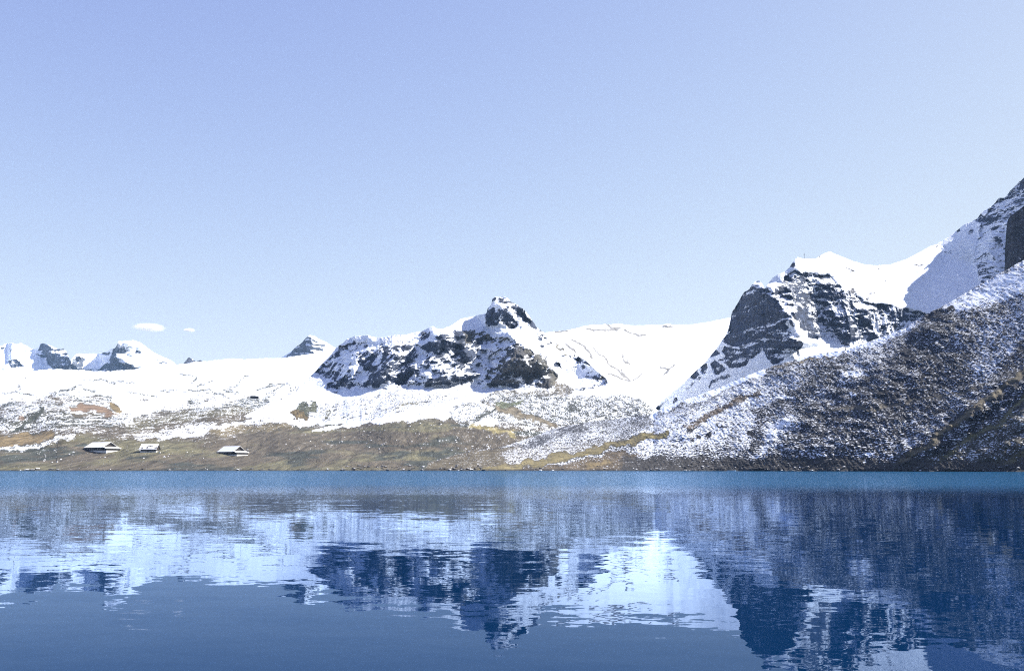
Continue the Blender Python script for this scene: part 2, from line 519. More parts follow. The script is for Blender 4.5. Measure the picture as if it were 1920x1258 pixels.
H.stroke([(250, 818), (300, 812), (350, 806), (400, 798)], 5, 6, cover=.5, speck=1.1)
H.stroke([(400, 812), (450, 806), (500, 800), (540, 800)], 4, 8, cover=.14, ground=(.12, .098, .055), speck=.9)
H.stroke([(480, 788), (520, 785), (560, 792)], 5, 6, cover=.7, speck=1.)
H.poly([(546, 768), (560, 766), (575, 772), (577, 786), (562, 786), (548, 778)], 5, cover=-.1, ground=OCHRE, speck=.2)
H.stroke([(560, 797), (620, 792), (690, 788)], 2, 4, cover=.95, speck=.7)
H.stroke([(588, 810), (630, 803), (680, 796)], 2, 4, cover=.7, speck=.7)
H.stroke([(700, 788), (760, 782), (830, 779), (840, 768)], 7, 6, cover=1.1, speck=.3)
# thin dark lines over the snow fields: rills and tracks
def rills(L, lst, w=1.0, f=2.2, **kw):
    for pts in lst: L.stroke(pts, w, f, **kw)
rills(H, [[(8, 738), (30, 736), (60, 741)], [(330, 700), (352, 703), (366, 712), (358, 722)], [(372, 728), (385, 718), (398, 710)], [(300, 730), (340, 733), (372, 731), (400, 728)],
          [(240, 733), (280, 738), (300, 745)], [(380, 733), (400, 738), (420, 742)], [(398, 730), (408, 738)], [(410, 732), (420, 742)], [(420, 728), (440, 722), (450, 712)],
          [(430, 722), (435, 735), (445, 740)], [(480, 730), (510, 722), (540, 718)], [(492, 748), (505, 735), (520, 728), (530, 722)], [(540, 722), (548, 735), (556, 728)], [(455, 707), (475, 703)],
          [(205, 712), (230, 718), (250, 716)], [(160, 712), (190, 715), (215, 722)], [(96, 736), (130, 728), (145, 726), (180, 736)]], .8, 3.0, cover=.22, ground=DARKG, speck=1.1)
H.blob(34, 727, 5, 7, 1, cover=.3); H.blob(22, 738, 12, 3, 1, cover=.4); H.blob(47, 712, 3, 7, 1, cover=.3)
H.blob(270, 752, 16, 8, 1, cover=.4); H.blob(362, 752, 8, 9, 1, cover=.2, ground=DARKG); H.blob(430, 733, 12, 8, 1, cover=.3, ground=DARKG)
H.blob(400, 752, 50, 10, .8, cover=.55, speck=1.1); H.blob(500, 738, 30, 12, .8, cover=.5, speck=1.1)
H.poly([(440, 752), (475, 742), (520, 755), (500, 768), (450, 765)], 6, cover=.3, ground=DARKG)
H.stroke([(238, 790), (246, 786), (248, 793), (236, 798)], .8, 1.5, cover=.9, ground=(.3, .3, .3), speck=.2)
# the white-and-dark ground between the massif and the right hand slope
H.poly([(930, 745), (1000, 740), (1060, 735), (1150, 742), (1225, 770), (1230, 800), (1100, 800), (1000, 800), (930, 790)], 12, cover=.36, speck=1.1, ground=(.055, .056, .045))
H.poly([(925, 752), (960, 742), (985, 745), (970, 760), (945, 768), (925, 765)], 6, cover=.15, ground=(.075, .085, .05), speck=.7)
H.stroke([(880, 756), (930, 762), (970, 775), (1010, 790), (1040, 800)], 5, 6, cover=.05, ground=(.13, .11, .075), speck=.6)
H.poly([(850, 770), (870, 758), (900, 754), (925, 760), (900, 778), (870, 785), (848, 785)], 6, cover=.55, speck=1.2, ground=DARKG)
H.stroke([(925, 763), (905, 780), (886, 790)], 3, 3, cover=.0, ground=DARKG)
H.poly([(890, 790), (925, 785), (940, 795), (900, 802)], 5, cover=.85)
H.poly([(855, 800), (900, 803), (960, 815), (1000, 832), (930, 840), (880, 835), (850, 815)], 9, cover=.1, ground=BROWN, speck=.75)
H.stroke([(880, 795), (930, 806), (970, 815)], 3, 4, cover=.0, ground=(.2, .17, .08))
rills(H, [[(1040, 745), (1080, 758), (1110, 772)], [(1100, 742), (1140, 760), (1200, 778)], [(1130, 738), (1170, 752), (1215, 775)], [(1160, 738), (1190, 748), (1222, 770)], [(1060, 772), (1110, 775), (1160, 782)],
          [(980, 775), (1030, 782), (1080, 790)], [(1150, 728), (1190, 745), (1225, 768)], [(990, 760), (1030, 765), (1060, 770)]], 2.5, 3, cover=.3, speck=1., ground=DARKG)
H.blob(1070, 768, 22, 9, 1, cover=.2, ground=DARKG, speck=.8)
H.blob(1050, 738, 34, 8, 1, cover=.3, ground=ROCKW, speck=.9)
# relief
H.roughen(26, 170, 0, 1, 'fbm', 5, 1, gain=.5)
H.roughen(7, 45, -25, 1.6, 'ridged', 5, 2, gain=.6)
H.PYs = H.PY.copy()
H.ch['speck'] = np.maximum(H.ch['speck'], .62) * 1.05
H.ch['snow'] = .5 + (H.ch['cover'] - .5) * .9
H.finish()
# no snow in the lowest metres, dark wet line at the water
zz = H.P[..., 2]
wl = sstep(1.6, .3, zz)
H.ch['snow'] = H.ch['snow'] - wl * .6
H.ch['ground'] = H.ch['ground'] * (1 - wl[..., None] * .75) + np.array((.02, .022, .026)) * wl[..., None] * .75
M_H = terrain_mat('hill ground', 1.3, (1, .13, 1.4), bump=.9)
hills = H.build('hills', M_H, ['snow', 'speck', 'ground'], back=10, back_slope=12, back_step=30)
tag(hills, 'snow dusted green and brown hills rising from the far shore to a white plateau on the left', kind='structure')

# ================================================================== 2. the craggy massif with the tower summit
topM = [(440, 790), (480, 768), (510, 752), (550, 733), (590, 698), (606, 680), (622, 663), (632, 650), (642, 644), (650, 637), (665, 630), (690, 629), (705, 632), (720, 632),
        (735, 628), (760, 627), (790, 621), (805, 614), (812, 612), (818, 616), (830, 617), (842, 613), (850, 608), (862, 599), (878, 594), (895, 591), (905, 589), (912, 587),
        (914, 578), (919, 574), (922, 568), (923, 560), (929, 556), (944, 556), (953, 559), (958, 566), (966, 570), (975, 576), (984, 582), (992, 592), (1000, 603), (1006, 614),
        (1018, 622), (1030, 631), (1036, 640), (1050, 648), (1075, 663), (1098, 676), (1118, 695), (1136, 709), (1146, 722), (1170, 735), (1200, 750), (1230, 775)]
botM = [(440, 795), (480, 778), (560, 786), (620, 794), (700, 790), (800, 778), (870, 762), (940, 752), (1000, 752), (1080, 752), (1150, 757), (1230, 782)]
botM_ = lambda x: smooth_x(botM, x, 12.) + 7 + 3.5 * fbm(x / 30., x * 0 + 8., 4, 19, .6)
M = Layer(440, 1226, 1.05, botM_, topM, 270, 11, 5)
M.crest_noise([(440, .6), (590, 1), (640, 1.6), (900, 1.6), (912, .8), (960, 1.2), (1010, 2.0), (1100, 1.2), (1230, .5)], 8)
for k, v in dict(slope=27., rough=.12, rock=.0, cover=1.2, speck=.35).items(): M.setc(k, v)
M.setc('ground', ROCK)
M.ch['slope'][:] = np.interp(M.PY, [560, 640, 690, 720, 790], [34, 31, 24, 16, 11])
def rockp(L, pts, f=5, rock=.9, slope=54., rough=1.0, k=1.0, **kw):
    L.poly(pts, f, k, rock=rock, rough=rough, **kw)
    L.poly(pts, f + 8, k, slope=slope)
M.poly([(430, 800), (430, 740), (560, 690), (640, 640), (670, 700), (700, 800)], 60, slope=15.)
# the whole craggy belt is rough and steeper
M.poly([(592, 702), (640, 645), (700, 640), (800, 630), (850, 612), (915, 612), (960, 640), (1010, 660), (1042, 724), (960, 730), (880, 722), (800, 722), (700, 728), (640, 732)], 16, rough=.7, slope=30., rock=.24, cover=1.25)
rockp(M, [(616, 697), (628, 697), (640, 703), (652, 699), (663, 696), (673, 702), (668, 709), (655, 717), (640, 727), (632, 720), (624, 708)], rock=.95)
rockp(M, [(596, 697), (606, 685), (618, 684), (622, 694), (612, 702)], 5, .75)
rockp(M, [(620, 720), (640, 716), (648, 726), (632, 733), (616, 732)], 5, .35)
rockp(M, [(638, 647), (648, 646), (650, 655), (640, 658)], 3, .9)
M.stroke([(642, 655), (622, 672), (596, 696)], 2, 3, rock=.8)
rockp(M, [(670, 664), (684, 657), (697, 658), (706, 668), (712, 680), (700, 690), (682, 690), (671, 681)], rock=.85)
rockp(M, [(706, 652), (724, 647), (742, 652), (738, 664), (726, 670), (712, 664)], rock=.8)
rockp(M, [(688, 720), (698, 706), (712, 698), (722, 686), (742, 676), (756, 660), (776, 652), (768, 672), (752, 688), (736, 700), (724, 712), (706, 724), (692, 727)], rock=.55)
rockp(M, [(725, 700), (740, 690), (750, 682), (758, 690), (742, 706)], 4, .8)
rockp(M, [(745, 648), (765, 640), (770, 645), (752, 656)], 3, .85)
rockp(M, [(774, 636), (786, 632), (802, 624), (806, 632), (790, 640)], 5, .6)
rockp(M, [(750, 668), (760, 660), (768, 668), (764, 680), (752, 684)], 4, .85)
rockp(M, [(742, 712), (758, 700), (772, 692), (780, 700), (766, 716), (748, 726)], 5, .75)
rockp(M, [(797, 656), (812, 642), (832, 632), (846, 614), (852, 612), (868, 628), (870, 650), (862, 662), (848, 668), (836, 684), (812, 690), (797, 694), (794, 676)], rock=.55, slope=56)
rockp(M, [(800, 644), (815, 640), (822, 646), (808, 652), (800, 652)], 4, .95)
rockp(M, [(802, 710), (808, 698), (822, 692), (838, 690), (838, 698), (824, 712), (808, 718)], rock=.95)
rockp(M, [(836, 688), (850, 682), (848, 694), (838, 698)], 4, .7)
rockp(M, [(866, 622), (880, 617), (900, 618), (910, 626), (914, 636), (902, 640), (892, 632), (880, 645), (870, 646)], rock=.9, ground=(.075, .073, .066))
M.stroke([(908, 624), (925, 638), (940, 652)], 5, 4, rock=.75, ground=(.17, .155, .11))
rockp(M, [(922, 632), (935, 630), (932, 638)], 3, .9)
rockp(M, [(940, 636), (952, 632), (958, 645), (946, 650)], 4, .6, ground=(.15, .14, .11))
# buttress
rockp(M, [(924, 660), (940, 652), (958, 646), (968, 645), (980, 656), (998, 660), (1012, 676), (1026, 692), (1036, 710), (1038, 722), (1022, 728), (1006, 722), (992, 716), (976, 714), (956, 718), (936, 722),
          (914, 720), (906, 706), (914, 694), (922, 680)], 6, rock=.45, slope=46, ground=(.07, .069, .068))
rockp(M, [(950, 652), (966, 646), (982, 660), (986, 676), (974, 684), (962, 676), (950, 668)], 5, .82, ground=(.06, .06, .06))
rockp(M, [(908, 706), (920, 690), (932, 684), (930, 694), (918, 706), (906, 714)], 4, .9)
M.stroke([(984, 656), (1006, 668), (1024, 690), (1038, 712)], 5, 4, rock=.95, ground=(.09, .088, .075))
rockp(M, [(1018, 706), (1034, 704), (1039, 720), (1024, 728)], 4, .95)
# tower
M.poly([(905, 612), (912, 586), (920, 556), (955, 556), (985, 582), (1000, 605), (985, 612), (970, 614)], 6, slope=66., rough=.9)
rockp(M, [(913, 600), (914, 577), (922, 572), (928, 580), (936, 584), (942, 592), (940, 606), (930, 610), (916, 612), (908, 604)], 4, .98, 72.)
rockp(M, [(944, 600), (944, 588), (952, 590), (962, 590), (970, 602), (970, 613), (955, 615), (944, 609)], 4, .92, 72.)
rockp(M, [(938, 580), (946, 576), (955, 582), (950, 588), (940, 590)], 4, .8, 66.)
M.stroke([(924, 566), (940, 568), (962, 570)], 2.5, 3, rock=.85)
M.stroke([(966, 574), (984, 586), (996, 602), (1006, 617)], 8, 5, rock=.72, rough=.9)
rockp(M, [(970, 578), (984, 582), (985, 590), (974, 592)], 3, .95); rockp(M, [(984, 594), (994, 596), (999, 608), (990, 606)], 3, .95)
M.poly([(880, 612), (905, 596), (912, 610), (938, 612), (912, 624)], 5, slope=40., rock=.0, rough=.1)
M.poly([(915, 624), (940, 611), (985, 615), (1010, 630), (1030, 660), (1000, 655), (960, 640)], 8, rock=.0, rough=.06, slope=30.)
# right wing
rockp(M, [(1073, 674), (1082, 667), (1096, 667), (1108, 670), (1116, 686), (1106, 689), (1096, 682), (1080, 683)], 4, .9)
M.stroke([(1110, 672), (1126, 690), (1144, 720)], 3, 4, rock=.7, ground=(.15, .14, .10))
rockp(M, [(1022, 632), (1032, 628), (1034, 644), (1026, 642)], 3, .9); M.stroke([(1034, 640), (1056, 653), (1075, 664)], 2, 3, rock=.7, ground=(.16, .15, .12))
rockp(M, [(1034, 686), (1038, 678), (1046, 686), (1038, 690)], 3, .9); M.stroke([(1014, 632), (1016, 646)], 3, 3, rock=.7)
rockp(M, [(1118, 712), (1132, 702), (1144, 720), (1134, 724)], 4, .72, ground=(.14, .135, .12)); M.blob(1110, 710, 12, 9, 1, rock=.5)
M.blob(1072, 693, 9, 5, 1, rock=.6); M.blob(1093, 693, 5, 4, 1, rock=.8); M.blob(1057, 660, 4, 3, 1, rock=.8); M.blob(1058, 675, 4, 3, 1, rock=.8); M.blob(1069, 667, 3, 2, 1, rock=.8)
M.poly([(1040, 700), (1048, 712), (1080, 724), (1075, 738), (1040, 742), (960, 750), (900, 750), (940, 735), (1000, 730), (1038, 726)], 8, cover=.3, speck=.9, ground=(.13, .115, .085))
M.poly([(1090, 735), (1150, 725), (1200, 752), (1225, 772), (1180, 775), (1100, 755)], 10, cover=.8, speck=.9, ground=DARKG)
M.stroke([(1076, 728), (1110, 725), (1150, 722)], 1, 2, cover=.3)
M.poly([(850, 800), (850, 765), (925, 742), (1000, 738), (1100, 742), (1230, 768), (1230, 800)], 14, cover=.37, speck=1.1, ground=(.055, .056, .045))
# aprons below the crags: thin snow over stones
M.poly([(560, 760), (640, 745), (760, 735), (860, 735), (900, 735), (860, 755), (760, 775), (700, 790), (600, 795), (556, 785)], 14, cover=.60, speck=1.0, ground=(.075, .077, .078))
M.poly([(520, 765), (548, 748), (600, 738), (565, 765), (530, 778)], 10, cover=1.15, speck=.3)
M.poly([(552, 765), (560, 752), (585, 750), (588, 768), (578, 782), (560, 772)], 6, cover=.1, speck=.8, ground=(.08, .085, .06))
M.poly([(543, 775), (556, 765), (574, 772), (578, 788), (556, 788)], 5, cover=-.1, speck=.2, ground=OCHRE)
M.poly([(612, 775), (622, 772), (624, 784), (612, 786)], 4, cover=.3, ground=(.10, .10, .07))
M.poly([(745, 752), (800, 750), (780, 758), (740, 762)], 5, cover=.3, ground=(.14, .13, .08))
rills(M, [[(490, 766), (540, 740), (575, 716), (592, 700)], [(640, 733), (625, 746), (610, 752)], [(735, 738), (760, 728), (775, 722)], [(650, 722), (664, 730)], [(700, 745), (745, 738), (790, 732)], [(700, 764), (760, 752), (812, 744)],
          [(720, 735), (770, 722), (830, 712)], [(880, 712), (868, 722)], [(790, 752), (815, 745)]], 1, 2.4, cover=.55, speck=1.0, ground=(.12, .12, .12))
M.smooth_cols = (25, 41)
M.integrate(H.Dline(M.cx, M.b) + 24)
M.rib([(688, 650), (672, 675), (662, 700), (650, 725)], 26, 40, 70)
M.rib([(745, 640), (722, 690), (704, 724)], 26, 30, 45)
M.rib([(800, 628), (776, 672), (752, 712)], 24, 26, 40)
M.rib([(856, 612), (872, 640), (866, 668), (842, 700), (815, 722)], 80, 75, 60)
M.rib([(965, 646), (958, 668), (942, 694), (925, 725)], 60, 52, 80)
M.rib([(1104, 664), (1118, 690), (1140, 724)], 22, 30, 26)
M.rib([(946, 570), (942, 590), (936, 612)], 14, 26, 30, 6)
M.rib([(938, 556), (946, 600), (965, 640), (1000, 700)], 40, 70, 90)
M.roughen(38, 120, -38, 2.2, 'ridged', 6, 3, gain=.6)
M.roughen(13, 28, -30, 1.7, 'ridged', 5, 9, gain=.62)
M.roughen(8, 55, 10, 1, 'fbm', 4, 4, chan=None)
M.roughen(5, 9, -30, 1.4, 'ridged', 3, 14, gain=.7)
M.strata(1.5, 14, 5)
M.ch['snow'] = np.minimum(M.ch['cover'], snow_from(M, .22, .50, .5, 61, rockk=.90, gk=.95, gs=.6))
M.ch['speck'] = np.maximum(M.ch['speck'], .5 * sstep(.05, .4, M.ch['rock']))
M_M = terrain_mat('massif rock and snow', 2.0, (1, .6, 1.3), bump=.9, rocky=.6, dip=40.)
massif = M.build('mountain', M_M, ['snow', 'speck', 'ground'], back=14, back_slope=35)
tag(massif, 'craggy rock and snow massif with the blunt tower summit in the middle', kind='structure')

# ================================================================== 3. snow bowl behind it
topB = [(900, 660), (960, 650), (1000, 640), (1022, 624), (1040, 621), (1065, 619), (1090, 613), (1110, 609), (1128, 609), (1136, 607), (1142, 609), (1160, 607), (1182, 610), (1215, 610), (1240, 610),
        (1252, 607), (1264, 609), (1300, 608), (1328, 604), (1345, 600), (1362, 597), (1400, 592), (1460, 600), (1520, 640)]
B = Layer(900, 1520, 1.6, [(900, 745), (1040, 745), (1150, 748), (1200, 762), (1230, 790), (1300, 800), (1520, 800)], topB, 150, 5, 9)
B.crest_noise([(900, .5), (1520, .8)], 6)
for k, v in dict(slope=22., rough=.15, rock=.0, cover=1.2, speck=.35).items(): B.setc(k, v)
B.setc('ground', (.14, .14, .14))
B.ch['slope'][:] = np.interp(B.PY, [600, 630, 680, 730, 780], [17, 22, 24, 20, 16])
B.smooth_cols = (31, 71)
B.integrate(H.Dline(np.clip(B.cx, 900, 1225), np.clip(B.b, 0, 760)) + 25 + 520 * sstep(1040, 1240, B.cx))
rills(B, [[(1040, 622), (1062, 622)], [(1100, 619), (1130, 620), (1165, 617)], [(1136, 610), (1148, 617)], [(1172, 620), (1190, 628), (1202, 631)], [(1244, 612), (1262, 613)], [(1076, 638), (1095, 652), (1112, 670)],
          [(1114, 652), (1132, 668), (1142, 683), (1160, 698), (1182, 712)], [(1168, 665), (1174, 678), (1180, 684)], [(1180, 668), (1176, 678)], [(1194, 630), (1210, 628)], [(1060, 645), (1078, 662)],
          [(1165, 694), (1168, 706)], [(1190, 712), (1210, 698)], [(1220, 712), (1245, 696), (1262, 684)], [(1240, 690), (1248, 690)], [(1220, 697), (1228, 692)], [(1140, 700), (1160, 708), (1200, 722), (1225, 745)],
          [(1200, 722), (1225, 738), (1232, 752)], [(1170, 728), (1200, 745), (1224, 766)], [(1185, 725), (1208, 742), (1226, 758)]], 1.6, 2.6, cover=-.05, speck=.8)
B.blob(1145, 616, 8, 3, 1, cover=.1); B.blob(1178, 670, 10, 9, .7, cover=.6, speck=1); B.blob(1241, 705, 3, 4, 1, cover=0.); B.blob(1189, 721, 3, 3, 1, cover=-.3)
B.poly([(1140, 715), (1200, 718), (1232, 735), (1236, 765), (1200, 765), (1150, 745)], 10, cover=.72, speck=1.0, ground=DARKG)
B.blob(1222, 700, 26, 16, .8, cover=.86, speck=1.0)
B.rib([(1232, 728), (1238, 750), (1232, 768)], 14, 14, 14, 6)
B.poly([(1222, 732), (1240, 730), (1236, 760), (1226, 755)], 5, cover=.6, ground=ROCK)
B.roughen(16, 150, 20, 1.5, 'fbm', 5, 2, chan=None)
B.roughen(10, 34, 30, 2.0, 'ridged', 5, 3)
B.ch['snow'] = B.ch['cover']; B.finish()
M_B = terrain_mat('snow bowl', 2.2, (1, .3, 1.6), bump=.35)
bowl = B.build('snowfield', M_B, ['snow', 'speck', 'ground'], back=10, back_slope=15, back_step=40)
tag(bowl, 'smooth white snowfield bowl behind the massif with a flat skyline', kind='structure')

# ================================================================== 4. dark cliff pyramid and the big ridge on the right
topP = [(1216, 776), (1226, 768), (1240, 752), (1270, 728), (1300, 700), (1322, 680), (1342, 655), (1362, 627), (1367, 612), (1370, 598), (1372, 586), (1385, 566), (1394, 550), (1405, 543),
        (1409, 535), (1416, 528), (1424, 526), (1430, 532), (1434, 541), (1440, 532), (1448, 522), (1462, 513), (1472, 508), (1480, 502), (1490, 487), (1495, 482), (1508, 485), (1528, 485), (1540, 478),
        (1548, 474), (1556, 472), (1575, 480), (1600, 490), (1620, 496), (1642, 498), (1670, 496), (1700, 486), (1722, 474), (1742, 463), (1765, 453), (1785, 439), (1800, 428), (1812, 419), (1832, 410),
        (1838, 402), (1850, 394), (1866, 380), (1873, 372), (1884, 371), (1895, 358), (1905, 347), (1914, 341), (1920, 335), (1960, 312), (2010, 300), (2080, 300), (2160, 315), (2260, 340), (2400, 380)]
botP = [(1216, 782), (1300, 768), (1420, 712), (1520, 680), (1600, 668), (1700, 640), (1800, 580), (1920, 515), (2100, 430), (2400, 380)]
P5 = Layer(1216, 2400, 1.1, botP, topP, 330, 6, 14)
P5.crest_noise([(1216, .5), (1360, 1.0), (1400, 1.8), (1440, 1.8), (1500, 1.2), (1560, .8), (1600, .3), (1740, .4), (1800, 1.8), (1920, 3.2), (2400, 4)], 12)
for k, v in dict(slope=31., rough=.12, rock=.0, cover=1.25, speck=.3).items(): P5.setc(k, v)
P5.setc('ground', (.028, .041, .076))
P5.poly([(1216, 790), (1240, 745), (1330, 660), (1362, 625), (1372, 640), (1400, 660), (1440, 665), (1450, 690), (1400, 740), (1300, 790)], 14, slope=44., rough=.16)
# pyramid
P5.poly([(1366, 612), (1372, 588), (1390, 556), (1408, 536), (1424, 526), (1440, 540), (1462, 566), (1480, 590), (1492, 608), (1504, 628), (1514, 646), (1500, 668), (1450, 688), (1436, 660), (1400, 686), (1366, 692),
         (1340, 680), (1352, 650)], 10, slope=62., rough=.8)
PYR = [(1366, 616), (1370, 598), (1374, 586), (1388, 562), (1398, 550), (1410, 540), (1436, 540), (1452, 558), (1468, 576), (1482, 596), (1490, 612), (1486, 622), (1440, 620), (1400, 618), (1372, 618)]
rockp(P5, PYR, 5, .80, 66.)
rockp(P5, [(1408, 540), (1410, 532), (1420, 527), (1430, 534), (1436, 542)], 3, .75, 60.)
rockp(P5, [(1368, 618), (1400, 616), (1430, 622), (1436, 640), (1420, 652), (1390, 654), (1368, 646), (1358, 640)], 8, .56, 60.)
rockp(P5, [(1426, 620), (1486, 620), (1500, 638), (1512, 654), (1500, 666), (1476, 672), (1452, 684), (1442, 672), (1434, 660), (1420, 664), (1396, 684), (1374, 688), (1356, 680), (1356, 650), (1384, 656), (1424, 648)], 5, .86, 66.)
P5.stroke([(1402, 569), (1430, 566), (1450, 569)], 2, 3, rock=.35); P5.stroke([(1374, 591), (1382, 590)], 5, 4, rock=.35); P5.stroke([(1398, 587), (1412, 586)], 4, 4, rock=.45)
P5.stroke([(1380, 632), (1382, 645), (1392, 652)], 6, 5, rock=.3); P5.stroke([(1410, 656), (1432, 654)], 3, 3, rock=.3); P5.stroke([(1442, 646), (1460, 635), (1472, 628)], 4, 4, rock=.5)
# dusted beds crossing the dark wall
for k, (yy, xa, xb, rv, w_) in enumerate([(549, 1398, 1444, .50, 1.2), (558, 1390, 1452, .56, 1.0), (577, 1380, 1468, .50, 1.4), (584, 1376, 1472, .60, 1.0), (596, 1372, 1482, .48, 2.0), (604, 1380, 1470, .58, 1.0), (612, 1370, 1488, .54, 1.4),
                                           (624, 1366, 1492, .42, 2.2), (633, 1362, 1440, .36, 3.0), (641, 1372, 1500, .46, 1.6), (656, 1360, 1505, .52, 1.2), (664, 1360, 1410, .50, 1.4), (674, 1350, 1396, .56, 1.0), (668, 1440, 1500, .52, 1.2), (660, 1462, 1510, .5, 1.0)]):
    pts = [(x, yy + 3.0 * math.sin(k * 2.1 + (x - 1360) / 26.0) + (x - 1420) * .02 * ((k % 3) - 1)) for x in np.linspace(xa, xb, 9)]
    P5.stroke(pts, w_, 3.0, rock=rv - .06)
# snow along its right hand edge
P5.stroke([(1436, 540), (1450, 556), (1462, 570), (1478, 586)], 3.0, 3, rock=.15)
P5.stroke([(1478, 606), (1490, 622), (1504, 636), (1514, 650)], 4.5, 4, rock=.05)
# little crags lower left
rockp(P5, [(1296, 698), (1308, 692), (1312, 702), (1302, 710), (1296, 706)], 3, .97); rockp(P5, [(1313, 690), (1322, 684), (1326, 694), (1318, 700)], 3, .95)
rockp(P5, [(1334, 682), (1344, 674), (1352, 682), (1362, 688), (1352, 698), (1345, 702), (1338, 694)], 3, .97)
rockp(P5, [(1326, 660), (1344, 654), (1350, 662), (1338, 670), (1330, 668)], 4, .8); P5.blob(1318, 668, 9, 5, 1, rock=.55)
P5.stroke([(1330, 724), (1340, 714), (1352, 708), (1362, 704)], 4, 4, rock=.6); P5.stroke([(1262, 756), (1270, 748)], 2, 3, rock=.6); P5.stroke([(1290, 728), (1314, 708)], 2, 4, rock=.45)
rockp(P5, [(1220, 770), (1228, 760), (1238, 766), (1228, 777)], 3, .7)
# second face
P5.poly([(1446, 556), (1462, 528), (1482, 508), (1500, 512), (1530, 516), (1550, 512), (1575, 534), (1600, 552), (1630, 572), (1660, 574), (1700, 580), (1740, 590), (1720, 604), (1680, 630), (1650, 642), (1600, 648), (1560, 645),
         (1530, 638), (1505, 620), (1480, 590)], 10, slope=57., rough=1.0, rock=.42)
rockp(P5, [(1452, 540), (1466, 524), (1482, 508), (1500, 512), (1508, 522), (1504, 545), (1498, 560), (1500, 590), (1492, 598), (1478, 580), (1462, 566)], 6, .66, 60.)
rockp(P5, [(1462, 544), (1480, 544), (1496, 566), (1502, 590), (1494, 604), (1478, 586), (1464, 562)], 6, .95, 64.)
rockp(P5, [(1497, 590), (1508, 588), (1524, 596), (1534, 612), (1532, 634), (1512, 622), (1500, 612)], 5, .95, 64.)
rockp(P5, [(1514, 620), (1532, 622), (1544, 636), (1536, 640), (1520, 636)], 4, .8)
rockp(P5, [(1534, 512), (1550, 524), (1560, 540), (1590, 556), (1594, 568), (1580, 572), (1560, 566), (1545, 545)], 5, .82, 60.)
rockp(P5, [(1546, 584), (1560, 580), (1572, 600), (1580, 620), (1600, 630), (1602, 640), (1588, 644), (1566, 636), (1548, 616), (1536, 600)], 6, .93, 66.)
rockp(P5, [(1570, 590), (1586, 588), (1602, 600), (1612, 622), (1616, 634), (1604, 642), (1590, 630), (1576, 612)], 5, .9, 66.)
rockp(P5, [(1608, 580), (1622, 572), (1632, 590), (1640, 612), (1650, 632), (1640, 640), (1624, 628), (1612, 606)], 5, .88, 62.)
rockp(P5, [(1620, 568), (1645, 572), (1668, 576), (1690, 580), (1682, 592), (1660, 586), (1640, 586), (1626, 584)], 5, .9, 60.)
rockp(P5, [(1660, 590), (1684, 584), (1700, 592), (1690, 612), (1676, 616), (1664, 604)], 5, .85, 58.)
rockp(P5, [(1690, 586), (1712, 586), (1740, 592), (1720, 602), (1700, 600)], 5, .6, 50.)
P5.poly([(1634, 600), (1648, 604), (1650, 622), (1642, 626), (1636, 616)], 4, rock=.0, slope=34.)
P5.poly([(1512, 552), (1530, 556), (1536, 575), (1524, 590), (1505, 584), (1500, 570)], 6, rock=.22, slope=46.)
P5.poly([(1506, 640), (1520, 640), (1600, 652), (1600, 680), (1500, 680), (1500, 655)], 6, slope=24., rock=.0, rough=.05)
P5.poly([(1480, 590), (1496, 604), (1520, 634), (1510, 642), (1490, 616)], 4, slope=40., rock=.05, rough=.2)
# scattered stones on the upper snow
for (a, b, rx, ry) in [(1617, 508, 8, 3), (1596, 510, 10, 3), (1586, 506, 6, 2), (1600, 530, 6, 2), (1633, 538, 5, 2), (1636, 550, 9, 4), (1626, 561, 3, 2), (1646, 514, 4, 2), (1655, 502, 8, 3), (1725, 494, 8, 4), (1720, 512, 3, 2),
                       (1750, 484, 5, 2), (1744, 470, 3, 2), (1762, 462, 3, 2), (1547, 477, 7, 4), (1540, 482, 4, 4), (1484, 496, 5, 7), (1472, 508, 4, 2), (1655, 529, 6, 2), (1572, 520, 5, 2), (1597, 546, 6, 6)]:
    P5.blob(a, b, rx + 2, ry + 2, 1, rock=.72, ground=(.10, .10, .11))
P5.poly([(1765, 470), (1785, 452), (1792, 452), (1780, 478), (1764, 490), (1758, 484)], 5, rock=.32, rough=.4)
P5.poly([(1792, 434), (1800, 430), (1802, 438), (1794, 442)], 3, rock=.8); P5.poly([(1766, 456), (1784, 444), (1786, 452), (1770, 460)], 4, rock=.5)
# the shaded flank at the far right
FL = [(1860, 388), (1842, 412), (1836, 440), (1828, 470), (1822, 492), (1830, 502), (1836, 520), (1846, 545), (1920, 520), (2000, 470), (2400, 460), (2400, 200), (2000, 260), (1920, 330)]
P5.poly(FL, 5, rock=.34, rough=.9, slope=47.)
rockp(P5, [(1832, 412), (1842, 400), (1846, 408), (1840, 418)], 3, .7); rockp(P5, [(1868, 378), (1876, 370), (1884, 376), (1876, 386)], 3, .9)
rockp(P5, [(1884, 372), (1920, 335), (2000, 280), (2100, 240), (2100, 420), (1940, 400), (1905, 384)], 6, .62, 56.)
P5.stroke([(1862, 428), (1868, 445), (1876, 460), (1884, 470)], 4, 5, rock=.7); P5.blob(1845, 477, 6, 4, 1, rock=.7); P5.blob(1868, 495, 12, 6, 1, rock=.5); P5.blob(1838, 422, 16, 8, .8, rock=.5); P5.blob(1850, 512, 8, 5, 1, rock=.5)
P5.poly([(1812, 440), (1824, 428), (1828, 434), (1818, 450)], 4, rock=.6)
P5.setc('bed', .12)
P5.poly([(1340, 700), (1366, 600), (1420, 520), (1450, 550), (1490, 600), (1515, 660), (1440, 690)], 8, bed=1.)
P5.smooth_cols = (21, 75)
P5.integrate(curve([(1216, 1960), (1260, 1850), (1300, 1760), (1440, 1440), (1500, 1390), (1540, 1480), (1600, 1540), (1700, 1650), (1800, 1740), (1900, 1810), (2100, 1900), (2400, 1900)], P5.cx))
